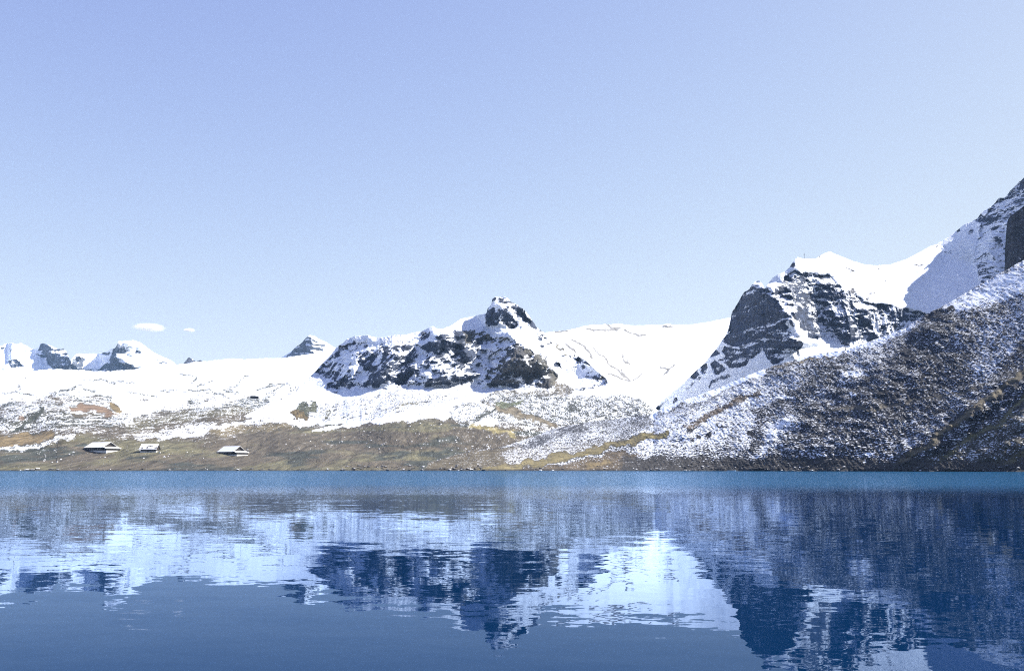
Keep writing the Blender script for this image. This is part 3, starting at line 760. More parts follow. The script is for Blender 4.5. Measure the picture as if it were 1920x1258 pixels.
P5.rib([(1428, 530), (1470, 580), (1486, 610), (1512, 650)], 60, 90, 70, 10)
P5.rib([(1548, 520), (1560, 570), (1590, 636)], 30, 40, 34, 14)
P5.rib([(1615, 570), (1628, 600), (1646, 636)], 26, 30, 34, 12)
# flank turned to the left: it comes towards the lake on its right hand side
xl = np.interp(P5.PY, [380, 412, 440, 470, 500, 545, 620], [1866, 1846, 1838, 1834, 1832, 1846, 1870]) + 7 * fbm(P5.PX / 30, P5.PY / 18, 4, 71, .6)
P5.D = P5.D - 0.8 * np.clip(P5.PX - xl, 0, 260) * sstep(600, 540, P5.PY)
P5.roughen(34, 110, -8, 3.0, 'ridged', 6, 3, gain=.58)
P5.roughen(14, 30, 4, 2.0, 'ridged', 5, 9, gain=.62)
P5.roughen(5, 10, 0, 1.3, 'ridged', 3, 11, gain=.7)
P5.roughen(14, 160, 25, 1.3, 'fbm', 4, 4, chan=None)
P5.strata(7, 15, 5, chan='bed')
P5.ch['snow'] = np.minimum(P5.ch['cover'], snow_from(P5, .14, .50, .7, 81, rockk=.90, grain=-5))
P5.ch['speck'] = np.maximum(P5.ch['speck'], .42 * sstep(.05, .4, P5.ch['rock']))
M_P = terrain_mat('cliff rock and snow', 1.7, (1, .8, 1.5), bump=1.0, rocky=1.3, dip=3.)
ridge = P5.build('mountain', M_P, ['snow', 'speck', 'ground'], back=14, back_slope=35)
tag(ridge, 'tall snowy mountain on the right with a dark shaded pyramid cliff and a saddle', kind='structure')

# ================================================================== 5. dark rock wall at the right edge
W6 = Layer(1884, 2300, 1.6, [(1884, 520), (1920, 505), (2100, 440), (2300, 400)], [(1884, 470), (1888, 418), (1894, 405), (1906, 398), (1920, 386), (1950, 366), (2000, 330), (2100, 290), (2300, 260)], 110, 3, 31)
W6.crest_noise([(1884, .6), (2300, 3)], 3)
for k, v in dict(slope=78., rough=.6, rock=1.0, cover=1.2, speck=.3).items(): W6.setc(k, v)
W6.setc('ground', (.036, .036, .046))
W6.smooth_cols = 3
W6.integrate(curve([(1884, 1420), (1900, 1400), (2000, 1370), (2300, 1300)], W6.cx))
W6.roughen(16, 34, 3, 4.0, 'ridged', 6, 3, gain=.6)
W6.roughen(5, 10, 0, 1.3, 'ridged', 3, 5, gain=.6)
W6.ch['snow'] = np.minimum(1.2, snow_from(W6, .1, .6, .9, 91)); W6.ch['snow'] = np.minimum(W6.ch['snow'], .36); W6.ch['speck'][:] = .55
wall = W6.build('rock_face', M_P, ['snow', 'speck', 'ground'], back=8, back_slope=50, back_step=8)
tag(wall, 'dark almost vertical rock face at the right edge above the snowy slope', kind='structure')

# ================================================================== 6. far peaks on the left, little peak, rock teeth
def far_layer(name, label, x0, x1, top, bot, D0, slope, paint, dx=1.1, rows=90, rough=(90, 260), seed=3, crest=1.2, patch=9., angle=-10, ribs=()):
    L = Layer(x0, x1, dx, bot, top, rows, 4, seed)
    L.crest_noise([(x0, crest * 1.6), (x1, crest * 1.6)], seed)
    for k, v in dict(slope=slope, rough=.25, rock=.12, cover=1.25, speck=.3).items(): L.setc(k, v)
    L.setc('ground', (.085, .098, .125))
    paint(L)
    L.smooth_cols = 3
    L.integrate(D0)
    for r in ribs: L.rib(*r)
    L.roughen(rough[0], rough[1], angle, 1.6, 'ridged', 6, 3, gain=.6)
    L.ch['snow'] = np.minimum(L.ch['cover'], snow_from(L, .12, .55, .8, seed + 60))
    m = terrain_mat(name.replace('_', ' ') + ' cover', patch, (1, 1, 1.5), bump=.6, rocky=.5)
    o = L.build(name, m, ['snow', 'speck', 'ground'], back=8, back_slope=35, back_step=60)
    tag(o, label, kind='structure')
    return o

def paint_far(L):
    rockp(L, [(70, 656), (78, 643), (90, 648), (104, 655), (118, 656), (128, 664), (131, 690), (110, 694), (90, 684), (84, 668)], 3, .88, 62.)
    rockp(L, [(66, 664), (80, 666), (92, 672), (74, 672)], 3, .8); rockp(L, [(18, 676), (30, 674), (44, 686), (22, 692)], 3, .6)
    rockp(L, [(132, 690), (134, 678), (146, 664), (150, 672), (154, 680), (150, 696), (134, 696)], 3, .92, 66.)
    rockp(L, [(182, 692), (206, 680), (214, 662), (222, 640), (228, 640), (222, 658), (224, 676), (238, 692), (210, 697)], 3, .72, 60.)
    rockp(L, [(248, 664), (256, 657), (264, 658), (260, 666)], 3, .6); rockp(L, [(292, 676), (302, 670), (314, 674), (320, 684), (300, 682)], 3, .55)
    rockp(L, [(236, 680), (248, 676), (250, 686), (238, 688)], 3, .6); rockp(L, [(240, 690), (262, 691), (238, 697)], 3, .8); rockp(L, [(190, 664), (206, 662), (204, 668), (192, 668)], 2, .7)
    rockp(L, [(0, 651), (8, 652), (0, 656)], 2, .8); L.stroke([(20, 656), (40, 658), (56, 662)], 1, 2, rock=.7); L.blob(154, 674, 6, 5, .8, rock=.6); L.blob(45, 648, 5, 4, 1, rock=.6)
    L.poly([(-400, 600), (-40, 640), (-40, 700), (-400, 700)], 20, rock=.5, slope=45.)
top_far = [(-400, 600), (-300, 625), (-200, 610), (-120, 640), (-50, 632), (0, 648), (12, 645), (22, 643), (30, 647), (40, 644), (52, 650), (66, 655), (72, 650), (76, 642), (88, 645), (100, 650), (112, 656), (120, 654), (126, 662), (130, 672),
           (132, 678), (136, 673), (144, 664), (152, 662), (165, 664), (180, 664), (195, 660), (208, 655), (216, 653), (220, 645), (223, 638), (228, 640), (235, 637), (250, 638), (262, 641), (272, 648), (284, 658), (300, 666), (312, 672), (325, 680), (350, 700)]
far_layer('far_mountain', 'low row of far snowy peaks with blue shaded cliffs at the left edge', -400, 350, top_far, [(-400, 712), (350, 712)], 5200., 32., paint_far, rough=(60, 170), seed=23,
          ribs=[([(228, 640), (232, 670), (245, 697)], 260, 50, 90, 5), ([(124, 658), (132, 690)], 160, 45, 12, 5), ([(150, 664), (152, 696)], 110, 22, 40, 5)])

def paint_small(L):
    rockp(L, [(530, 668), (548, 662), (556, 650), (572, 640), (580, 630), (590, 640), (606, 645), (612, 660), (590, 664), (570, 666), (550, 670)], 3, .62, 58.)
    rockp(L, [(556, 666), (558, 652), (574, 642), (586, 645), (586, 662)], 3, .72, 60.)
    L.poly([(588, 636), (598, 636), (634, 655), (614, 662), (606, 645)], 4, rock=.0, slope=34.)
far_layer('far_mountain', 'small pointed far peak left of the massif, half blue rock and half snow', 520, 660, [(520, 676), (532, 668), (545, 660), (556, 650), (566, 643), (573, 634), (580, 628), (590, 630), (602, 637), (616, 645), (634, 656), (660, 670)],
          [(520, 680), (660, 680)], 3900., 40., paint_small, dx=.9, rows=70, rough=(40, 110), seed=41, crest=.9, patch=6., ribs=[([(580, 628), (586, 645), (590, 668)], 150, 50, 40, 4)])
def paint_teeth(L): L.ch['rock'][:] = .9
far_layer('rock_outcrop', 'small dark jagged rock teeth on the snowy skyline, left of centre', 342, 386, [(342, 684), (348, 677), (353, 671), (358, 672), (364, 675), (368, 680), (371, 676), (377, 675), (381, 680), (386, 684)],
          [(342, 686), (386, 686)], 3300., 55., paint_teeth, dx=.8, rows=30, rough=(14, 40), seed=51, crest=.8, patch=5.)

# ================================================================== 7. the speckled slope on the right
topS = [(680, 889), (720, 884), (760, 877), (800, 868), (840, 856), (880, 845), (920, 842), (960, 832), (1000, 818), (1040, 803), (1080, 795), (1130, 788), (1180, 782), (1225, 776), (1245, 764), (1265, 756), (1300, 744), (1350, 726),
        (1400, 704), (1420, 697), (1450, 686), (1500, 671), (1540, 663), (1590, 655), (1640, 637), (1700, 614), (1735, 590), (1760, 578), (1800, 556), (1850, 526), (1920, 488), (2000, 455), (2150, 430), (2300, 440), (2500, 460)]
S = Layer(680, 2500, 1.45, shore_py, topS, 320, 9, 55)
S.t = np.minimum(S.t, S.b - 1.0)
S.crest_noise([(680, .5), (1000, 1.0), (1300, .8), (1500, 1.3), (2500, 2)], 14)
for k, v in dict(slope=25., rough=1.0, cover=.46, speck=1.25).items(): S.setc(k, v)
S.setc('ground', TURF)
S.ch['slope'][:] = np.interp(S.PX, [700, 1000, 1150, 1300, 1500, 1800, 2300], [7, 8, 12, 20, 26, 30, 33])
S.smooth_cols = 21
S.foot = foot_noise(S.cx); S.integrate(shore_D(S.cx))
# broad gullies and shoulders running down to the left
for pts, A, wl_, wr_ in [([(1650, 640), (1560, 740), (1460, 830), (1400, 875)], 8, 90, 120), ([(1800, 560), (1700, 680), (1600, 790), (1520, 875)], 9, 80, 110),
                         ([(1925, 690), (1800, 790), (1680, 875)], 15, 60, 70), ([(1500, 672), (1380, 740), (1240, 815), (1050, 862)], 6, 90, 90), ([(2100, 520), (1960, 700), (1860, 870)], 9, 60, 90)]:
    S.rib(pts, A, wl_, wr_, 40)
S.roughen(5, 90, -50, 2.0, 'fbm', 5, 1)
S.roughen(1.1, 14, -60, 2.2, 'ridged', 4, 2)
S.roughen(.8, 3.0, 90, .4, 'fbm', 3, 7, gain=.6)
# little terraces trodden along the slope
Zs = S.D * S.T + 2.4 * fbm(S.PX / 46, S.PY / 60, 4, 19) + .7 * fbm(S.PX / 9, S.PY / 9, 3, 23)
ph = Zs / 1.35; fr_ = ph - np.floor(ph)
S.D = S.D + .9 * (sstep(.1, .6, fr_) - fr_) * sstep(1000, 1300, S.PX)
S.tread = np.cos(2 * math.pi * (fr_ - .35)) * sstep(900, 1300, S.PX)
# cover
S.poly([(1200, 800), (1300, 760), (1420, 712), (1500, 690), (1500, 720), (1400, 790), (1300, 830), (1200, 850)], 25, cover=.62)
S.stroke([(1225, 778), (1262, 758), (1300, 746), (1350, 729), (1400, 708), (1430, 697)], 3, 6, cover=1.4, speck=.4)
S.stroke([(1500, 675), (1590, 658), (1640, 642), (1700, 620), (1735, 598), (1790, 566)], 2, 9, cover=.95, speck=.8)
S.poly([(1770, 572), (1850, 530), (1920, 492), (2100, 400), (2100, 490), (1920, 550), (1850, 572), (1790, 588)], 16, cover=.82, speck=.9)
S.poly([(1935, 560), (1925, 620), (1880, 680), (1850, 712), (1812, 706), (1825, 660), (1855, 600), (1895, 560)], 20, cover=.62, speck=1.1)
S.poly([(1590, 660), (1700, 625), (1720, 660), (1640, 720), (1560, 720)], 25, cover=.56)
S.poly([(1400, 790), (1480, 780), (1520, 800), (1500, 850), (1430, 860), (1380, 850)], 25, cover=.74)
S.poly([(1380, 730), (1480, 730), (1430, 790), (1340, 830), (1300, 820)], 25, cover=.66)
S.stroke([(1760, 600), (1690, 680), (1600, 760), (1520, 800), (1450, 870)], 16, 34, cover=.36)
S.stroke([(1560, 690), (1500, 740), (1430, 780), (1420, 830), (1380, 870)], 6, 22, cover=.36)
S.poly([(1700, 660), (1830, 650), (1810, 720), (1700, 790), (1560, 880), (1500, 880), (1600, 790)], 40, cover=.38)
S.poly([(1920, 640), (1860, 730), (1760, 800), (1660, 880), (1920, 880), (2100, 880), (2100, 640)], 20, cover=.40)
S.poly([(1930, 740), (1860, 790), (1700, 880), (1930, 880)], 16, cover=.42, ground=(.045, .043, .034))
S.stroke([(1935, 690), (1880, 728), (1820, 770), (1760, 815), (1690, 865), (1660, 882)], 5, 7, cover=.0, ground=(.10, .085, .055), speck=.7)
S.stroke([(1920, 740), (1880, 790), (1800, 830), (1750, 870)], 2, 6, cover=.2, ground=(.12, .11, .06))
S.stroke([(1920, 850), (1880, 868), (1830, 878)], 5, 6, cover=.05, ground=(.09, .08, .045), speck=.6)
S.stroke([(1560, 766), (1640, 764), (1720, 752), (1790, 738), (1830, 730)], 1.2, 2.4, cover=.05, ground=(.10, .09, .07), speck=.4)
S.stroke([(1380, 705), (1440, 690), (1500, 680), (1560, 668)], 1, 3, cover=.35, ground=(.17, .14, .09))
S.stroke([(1290, 800), (1330, 775), (1370, 755), (1420, 735)], 3, 7, cover=.30, ground=(.13, .10, .07), speck=1.0)
S.stroke([(1100, 812), (1160, 806), (1220, 792), (1260, 784)], 4, 10, cover=.68)
# toe of the slope on the left
S.poly([(680, 890), (760, 876), (860, 850), (960, 836), (1000, 835), (960, 870), (880, 882)], 9, cover=.22, ground=(.085, .072, .048), speck=.95)
S.poly([(930, 850), (1000, 832), (1080, 830), (1180, 818), (1120, 842), (1020, 862), (950, 868)], 16, cover=.40, speck=1.3, ground=(.07, .06, .045))
S.stroke([(985, 836), (1020, 822), (1060, 806), (1120, 800)], 7, 7, cover=.33, ground=(.035, .037, .045), speck=1.)
S.poly([(1080, 800), (1225, 780), (1230, 800), (1180, 815), (1100, 815)], 12, cover=.42, ground=(.04, .04, .04))
S.stroke([(900, 882), (960, 874), (1020, 865), (1080, 852), (1140, 838), (1190, 826), (1215, 820)], 5, 5, cover=-.1, ground=(.155, .13, .065), speck=.35)
S.stroke([(1210, 822), (1250, 812)], 4, 5, cover=.1, ground=(.19, .16, .07), speck=.4)
S.poly([(960, 880), (1060, 868), (1160, 848), (1200, 850), (1160, 885), (960, 888)], 7, cover=.25, ground=(.09, .07, .045), speck=.9)
S.stroke([(1100, 873), (1140, 868)], 4, 6, cover=.0, ground=(.15, .115, .06))
S.poly([(1170, 858), (1300, 856), (1500, 862), (1700, 862), (1930, 866), (2300, 866), (2300, 900), (1150, 900)], 12, cover=.16, speck=.9, ground=(.036, .034, .032))
for (a, b, rx, ry) in [(1297, 805, 12, 7), (1330, 815, 8, 7), (1312, 817, 6, 6), (1356, 797, 14, 4), (1410, 812, 8, 6), (1388, 826, 6, 5), (1697, 662, 16, 8), (1785, 580, 9, 4), (1300, 822, 8, 4)]:
    S.blob(a, b, rx, ry, 1, cover=.05)
for (a, b, rx, ry) in [(1630, 853, 9, 4), (1620, 867, 8, 3), (1634, 848, 10, 4), (1540, 853, 12, 3), (1600, 738, 10, 5), (1600, 700, 26, 5), (1470, 745, 30, 6)]:
    S.blob(a, b, rx, ry, 1, cover=.9)
S.ch['cover'] -= .115 * sstep(1250, 1650, S.PX)
S.ch['cover'] += .10 * fbm(S.PX / 30, S.PY / 18, 5, 15, .6)
S.ch['cover'] = np.where(S.ch['cover'] < .80, S.ch['cover'] - .085, S.ch['cover'])
S.ch['snow'] = .36 + (S.ch['cover'] - .36) * 1.15 + .10 * S.tread
S.finish()
zz = S.P[..., 2]
wl = sstep(2.2, .3, zz)
S.ch['snow'] = S.ch['snow'] - wl * .7
S.ch['ground'] = S.ch['ground'] * (1 - wl[..., None] * .8) + np.array((.014, .016, .02)) * wl[..., None] * .8
M_S = terrain_mat('tussock slope', 1.0, (.56, .46, 2.1), bump=.8, soft=.035, big=.6, drift_=1.2)
slope_o = S.build('hillside', M_S, ['snow', 'speck', 'ground'], back=12, back_slope=22, back_step=12)
tag(slope_o, 'dark hillside speckled with thin snow falling to the lake on the right', kind='structure')

# ================================================================== 8. ground sheet, water
def sheet(name, mat, x0, x1, y0, y1, z, label):
    me = bpy.data.meshes.new(name)
    me.from_pydata([(x0, y0, z), (x1, y0, z), (x1, y1, z), (x0, y1, z)], [], [(0, 1, 2, 3)])
    me.materials.append(mat)
    o = bpy.data.objects.new(name, me); C.objects.link(o)
    return tag(o, label, kind='structure')
sheet('ground', plain('ground', (.09, .085, .06), .95, .3, .02), -9000, 9000, -1500, 12500, -6.0, 'flat bed of dark earth under the lake and the hills, seen nowhere directly')

def water_mat():
    t = NT('lake water')
    geo = t.n.new('ShaderNodeNewGeometry')
    sep = t.node('ShaderNodeSeparateXYZ', {0: geo.outputs['Position']})
    X, Y = sep.outputs[0], sep.outputs[1]
    dist = t.math('SQRT', t.math('ADD', t.math('MULTIPLY', X, X), t.math('MULTIPLY', Y, Y)))
    def vec(scale, rot=0.0):
        mp = t.n.new('ShaderNodeMapping'); mp.inputs['Scale'].default_value = scale; mp.inputs['Rotation'].default_value = (0, 0, rot)
        t.l.new(geo.outputs['Position'], mp.inputs['Vector']); return mp.outputs[0]
    # waves given as slopes, each octave a coloured noise: red = slope across, green = slope along the view
    def slopes(v, s, det, rough=.5, dist_=0.):
        c = t.noise(v, s, det, rough, dist_, 1)
        sp = t.node('ShaderNodeSeparateColor', {0: c})
        return t.math('SUBTRACT', sp.outputs[0], .5), t.math('SUBTRACT', sp.outputs[1], .5)
    ax, ay = slopes(vec((.40, 1.0, 1), R(4)), 2.4, 2)         # ripples a metre long, crests across the view
    bx, by = slopes(vec((.30, 1.0, 1), R(-7)), .28, 3)        # lazy swell
    cx, cy = slopes(vec((.7, 1.0, 1)), 8.0, 2)                # fine ripple
    patch = t.noise(vec((.010, .035, 1)), 1.0, 4, .55)        # calmer and livelier patches
    pk = t.ramp(patch, .35, .65, .65, 1.35)
    # the breeze ruffles the lake beyond a line some seventy metres out
    edge = t.noise(vec((.02, .012, 1)), 1.0, 3, .5)
    dd = t.math('ADD', dist, t.math('MULTIPLY', t.math('SUBTRACT', edge, .5), 34.))
    w1 = t.ramp(dd, 40., 78.)
    w2 = t.ramp(dd, 60., 120.)
    fine = t.math('ADD', .014, t.math('ADD', t.math('MULTIPLY', w1, .10), t.math('MULTIPLY', w2, 1.1)))
    def comb(a, b, c):
        s = t.math('MULTIPLY', a, t.math('MULTIPLY', pk, t.math('ADD', .027, t.math('MULTIPLY', w2, .2))))
        s = t.math('ADD', s, t.math('MULTIPLY', b, .013))
        return t.math('ADD', s, t.math('MULTIPLY', c, fine))
    sx = t.math('MULTIPLY', comb(ax, bx, cx), .55); sy = comb(ay, by, cy)
    cb = t.node('ShaderNodeCombineXYZ', {0: sx, 1: sy, 2: 1.0})
    nm = t.node('ShaderNodeVectorMath', {0: cb.outputs[0]}, operation='NORMALIZE').outputs[0]
    t.n.remove(t.b)
    fr = t.node('ShaderNodeFresnel', {'IOR': 1.333, 'Normal': nm})
    body = t.node('ShaderNodeBsdfDiffuse', {'Color': t.mix(w2, (.0004, .013, .044, 1), (.012, .064, .135, 1))})  # body colour made paler in the ruffled band, standing in for reflected sky
    mir = t.node('ShaderNodeBsdfGlossy', {'Color': (.575, .74, 1.0, 1), 'Roughness': t.math('ADD', .0, t.math('MULTIPLY', w1, .05)), 'Normal': nm})
    ms = t.n.new('ShaderNodeMixShader')
    t.put(ms.inputs[0], t.math('POWER', fr.outputs[0], 1.5))
    t.l.new(body.outputs[0], ms.inputs[1]); t.l.new(mir.outputs[0], ms.inputs[2])
    t.l.new(ms.outputs[0], t.out.inputs['Surface'])
    return t.m
sheet('water', water_mat(), -6000, 6000, -900, 1500, 0.0, 'calm blue mountain lake with rippled mirror images of the snowy peaks')

# ================================================================== 9. huts, poles, stones, clouds
M_SNOWROOF = plain('roof snow', (.80, .81, .83), .6, .06, 1.2, .05)
M_TIMBER = plain('dark weathered timber', (.020, .016, .014), .85, .35, 1.5)
M_PLINTH = plain('whitewashed stone', (.55, .55, .53), .85, .12, 1.0)
M_SHINGLE = plain('grey shingles', (.09, .085, .08), .85, .3, 1.2)
M_GLASS = plain('window glass', (.03, .04, .05), .15, .1, 1.0)
M_FRAME = plain('white painted wood', (.6, .6, .58), .6, .05, 2.0)
M_POLE = plain('dark pole', (.035, .032, .030), .8, .2, 2.0)
M_STEEL = plain('galvanised steel', (.16, .17, .18), .55, .15, 2.0)
M_MARK = plain('pale concrete', (.55, .55, .54), .85, .1, 2.0)

def mesh_obj(name, verts, faces, mat, parent=None, smooth=False):
    me = bpy.data.meshes.new(name); me.from_pydata([tuple(v) for v in verts], [], faces); me.materials.append(mat); me.update()
    bm = bmesh.new(); bm.from_mesh(me); bmesh.ops.recalc_face_normals(bm, faces=bm.faces); bm.to_mesh(me); bm.free()
    if smooth:
        for p in me.polygons: p.use_smooth = True
    o = bpy.data.objects.new(name, me); C.objects.link(o)
    if parent: o.parent = parent
    return o
def box_vf(x0, x1, y0, y1, z0, z1, base=0):
    v = [(x0, y0, z0), (x1, y0, z0), (x1, y1, z0), (x0, y1, z0), (x0, y0, z1), (x1, y0, z1), (x1, y1, z1), (x0, y1, z1)]
    f = [(0, 1, 2, 3), (4, 5, 6, 7), (0, 1, 5, 4), (1, 2, 6, 5), (2, 3, 7, 6), (3, 0, 4, 7)]
    return v, [tuple(i + base for i in q) for q in f]
def boxes(name, lst, mat, parent=None):
    V = []; Fc = []
    for b in lst:
        v, f = box_vf(*b, base=len(V)); V += v; Fc += f
    return mesh_obj(name, V, Fc, mat, parent)
def slab(name, a, b, c, d, th, mat, parent):
    """a tilted slab with corners a b c d (upper side) and thickness th"""
    P = [Vector(p) for p in (a, b, c, d)]
    n = (P[1] - P[0]).cross(P[3] - P[0]).normalized()
    if n.z < 0: n = -n
    V = P + [p - n * th for p in P]
    return mesh_obj(name, V, [(0, 1, 2, 3), (4, 5, 6, 7), (0, 1, 5, 4), (1, 2, 6, 5), (2, 3, 7, 6), (3, 0, 4, 7)], mat, parent)
def empty(name, loc, rz, label, cat, group=None):
    o = bpy.data.objects.new(name, None); C.objects.link(o); o.location = loc; o.rotation_euler = (0, 0, rz); o.empty_display_size = 1
    return tag(o, label, cat, group)

def window(parent, x, y, z, w, h, face):
    """face: outward direction 'x' or 'y' with sign"""
    ax, sg = face
    t = .12
    fr = [(-w / 2, -w / 2 + .12, -h / 2, h / 2), (w / 2 - .12, w / 2, -h / 2, h / 2), (-w / 2 + .12, w / 2 - .12, -h / 2, -h / 2 + .12), (-w / 2 + .12, w / 2 - .12, h / 2 - .12, h / 2)]
    def bx(a, b, c, d, d0, d1):
        lo, hi = sorted((d0 * sg, d1 * sg))
        return (x + a, x + b, y + lo, y + hi, z + c, z + d) if ax == 'y' else (x + lo, x + hi, y + a, y + b, z + c, z + d)
    f = boxes('window', [bx(*q, .01, t) for q in fr], M_FRAME, parent)
    boxes('pane', [bx(-w / 2 + .12, w / 2 - .12, -h / 2 + .12, h / 2 - .12, .015, .05)], M_GLASS, f)

def ground_z(x, y):
    d = (H.P[..., 0] - x) ** 2 + (H.P[..., 1] - y) ** 2
    return float(H.P[..., 2].ravel()[int(np.argmin(d))])
def barn(loc, rz, label, L, W, wall, rise, lean=True, patchy=False):
    """alpine barn: ridge along local x, eaves to -y (towards the lake) and +y; gable and lean-to at +x"""
    full = L + (4.6 if lean else 0)
    c_, s_ = math.cos(rz), math.sin(rz)
    ox, oy = loc[0] - full / 2 * c_, loc[1] - full / 2 * s_
    zs = [ground_z(ox + a * c_ - b * s_, oy + a * s_ + b * c_) for a in (0, full) for b in (-W / 2, W / 2)]
    t = empty('barn', (ox, oy, min(zs) * .7 + max(zs) * .3), rz, label, 'barn', None)
    boxes('plinth', [(0, L, -W / 2, W / 2, -3.0, .7)], M_PLINTH, t)
    hw = W / 2 - .12
    V = [(.12, -hw, .7), (L - .12, -hw, .7), (L - .12, hw, .7), (.12, hw, .7), (.12, -hw, wall), (L - .12, -hw, wall), (L - .12, hw, wall), (.12, hw, wall), (.12, 0, wall + rise), (L - .12, 0, wall + rise)]
    mesh_obj('wall', V, [(0, 1, 5, 4), (2, 3, 7, 6), (1, 2, 6, 9, 5), (3, 0, 4, 8, 7), (0, 3, 2, 1)], M_TIMBER, t)
    e = 1.1; ov = .9
    zl = wall - rise / (W / 2) * e
    for sgn in (-1, 1):
        r = slab('roof', (-ov, 0, wall + rise + .35), (L + ov, 0, wall + rise + .35), (L + ov, sgn * (W / 2 + e), zl + .35), (-ov, sgn * (W / 2 + e), zl + .35), .25, M_SHINGLE, t)
        o2 = .08
        if patchy and sgn < 0:
            # the snow has slid off in places: separate sheets of snow with gaps between them
            n = 7; rr = random.Random(3)
            V = []; Fc = []
            nx, nv = 24, 10
            def pt(i, j, up):
                u = i / nx; v = j / nv
                zz_ = (wall + rise + .35) * (1 - v) + (zl + .35) * v + up
                return (-ov + .1 + (L + 2 * ov - .2) * u, sgn * (W / 2 + e - .1) * v, zz_)
            for i in range(nx):
                for j in range(nv):
                    q = vnoise(np.array([i / 3.1]), np.array([j / 1.6]), None, 5)[0]
                    if .25 < j / nv < .85 and q > .22: continue
                    b = len(V)
                    V += [pt(i, j, .03), pt(i + 1, j, .03), pt(i + 1, j + 1, .03), pt(i, j + 1, .03), pt(i, j, .2), pt(i + 1, j, .2), pt(i + 1, j + 1, .2), pt(i, j + 1, .2)]
                    Fc += [(b + 4, b + 5, b + 6, b + 7), (b, b + 1, b + 5, b + 4), (b + 1, b + 2, b + 6, b + 5), (b + 2, b + 3, b + 7, b + 6), (b + 3, b, b + 4, b + 7)]
            mesh_obj('snow_cover', V, Fc, M_SNOWROOF, r)
        else:
            slab('snow_cover', (-ov + o2, sgn * .02, wall + rise + .58), (L + ov - o2, sgn * .02, wall + rise + .58), (L + ov - o2, sgn * (W / 2 + e - .1), zl + .58), (-ov + o2, sgn * (W / 2 + e - .1), zl + .58), .2, M_SNOWROOF, r)
    boxes('door', [(L * .42, L * .42 + 2.2, -W / 2 - .02, -W / 2 + .1, .2, 2.6)], M_SHINGLE, t)
    for k in range(3): window(t, L * (.12 + .12 * k), -W / 2 + .12, 2.2, .9, .9, ('y', -1))
    for k in range(2): window(t, L * (.72 + .13 * k), -W / 2 + .12, 2.2, .9, .9, ('y', -1))
    if lean:
        # low snow covered lean-to along the gable
        lw = 4.6
        z1 = wall + .35; z2 = z1 - 1.5
        boxes('plinth', [(L + .01, L + lw, -W / 2 + .6, W / 2 - .6, -3.0, .7)], M_PLINTH, t)
        boxes('wall', [(L + .02, L + lw - .12, -W / 2 + .72, W / 2 - .72, .7, z2 - .1)], M_TIMBER, t)
        r = slab('lean_to_roof', (L - .1, -W / 2 - .6, z1), (L - .1, W / 2 + .6, z1), (L + lw + .8, W / 2 + .6, z2), (L + lw + .8, -W / 2 - .6, z2), .22, M_SHINGLE, t)
        slab('snow_cover', (L - .05, -W / 2 - .5, z1 + .26), (L - .05, W / 2 + .5, z1 + .26), (L + lw + .7, W / 2 + .5, z2 + .26), (L + lw + .7, -W / 2 - .5, z2 + .26), .2, M_SNOWROOF, r)
    return t

def on_hill(px, py):
    p, D = H.sample(px, py)
    return Vector((float(p[0]), float(p[1]), float(p[2]))), D

p, D = on_hill(193, 845.0); k = D / F
barn(p, R(-30), 'large snow roofed barn, leftmost of the three, with a dark gable turned to the right', 23 * k / .5, 15 * k / .5, 3.6, 4.6)
p, D = on_hill(280.5, 846.5)
barn(p, R(3), 'small barn standing between the two larger ones, snow melting off its plain front roof', 27 * D / F, 11, 2.9, 4.2, lean=False, patchy=True)
p, D = on_hill(438, 852); k = D / F
barn(p, R(-34), 'steep snow roofed barn farthest right of the three, beside a pole with a white foot', 20 * k / .5, 14 * k / .5, 3.5, 4.8)
p, D = on_hill(470, 746)
t = empty('shed', p, R(4), 'tiny dark shed on the brown rise high above the right hand barn', 'shed')
boxes('wall', [(0, 13, -3, 3, -1, 3.0)], M_TIMBER, t); r = slab('roof', (-.5, -3.6, 3.1), (13.5, -3.6, 3.1), (13.5, 3.6, 4.0), (-.5, 3.6, 4.0), .25, M_SHINGLE, t)
boxes('door', [(5, 6.4, -3.08, -2.98, 0, 2.1)], M_SHINGLE, t)

def tube(name, p0, p1, r0, r1, mat, parent, n=8):
    p0 = Vector(p0); p1 = Vector(p1); ax = (p1 - p0).normalized()
    u = ax.orthogonal().normalized(); w = ax.cross(u)
    V = []
    for p, r in ((p0, r0), (p1, r1)):
        for i in range(n):
            a = 2 * math.pi * i / n; V.append(p + (u * math.cos(a) + w * math.sin(a)) * r)
    Fc = [(i, (i + 1) % n, n + (i + 1) % n, n + i) for i in range(n)] + [tuple(range(n)), tuple(range(n, 2 * n))]
    return mesh_obj(name, V, Fc, mat, parent)

POLES = [(106, 866, 826, 'tallest wooden power line pole, near the shore left of the barns, with white marker plates', 2, True),
         (141, 813, 796, 'power line pole on the snowy hump above the leftmost barn', 1, False),
         (223, 806, 793, 'power line pole to the right above the leftmost barn', 1, False),
         (306, 772, 757, 'power line pole on the snow, first of the row of four on the upper hill', 1, False),
         (343, 765, 746, 'power line pole second in the row of four on the upper hill', 1, False),
         (418, 752, 738, 'power line pole third in the row, above the brown patches', 1, False),
         (462, 742, 730, 'power line pole beside the tiny shed', 1, False),
         (298, 849, 836, 'short pole with a pale foot beside the small middle barn', 0, True),
         (463, 843, 826, 'power line pole with a white foot right of the third barn', 1, True),
         (499, 742, 724, 'power line pole on the snow left of the massif foot', 1, False),
         (540, 720, 707, 'power line pole highest on the snow left of the massif', 1, False),
         (720, 807, 794, 'power line pole with a white foot on the green slope below the massif', 1, True),
         (824, 797, 781, 'power line pole at the snow line below the massif', 1, True),
         (956, 766, 751, 'power line pole on the dark grassy rise below the buttress', 1, False)]
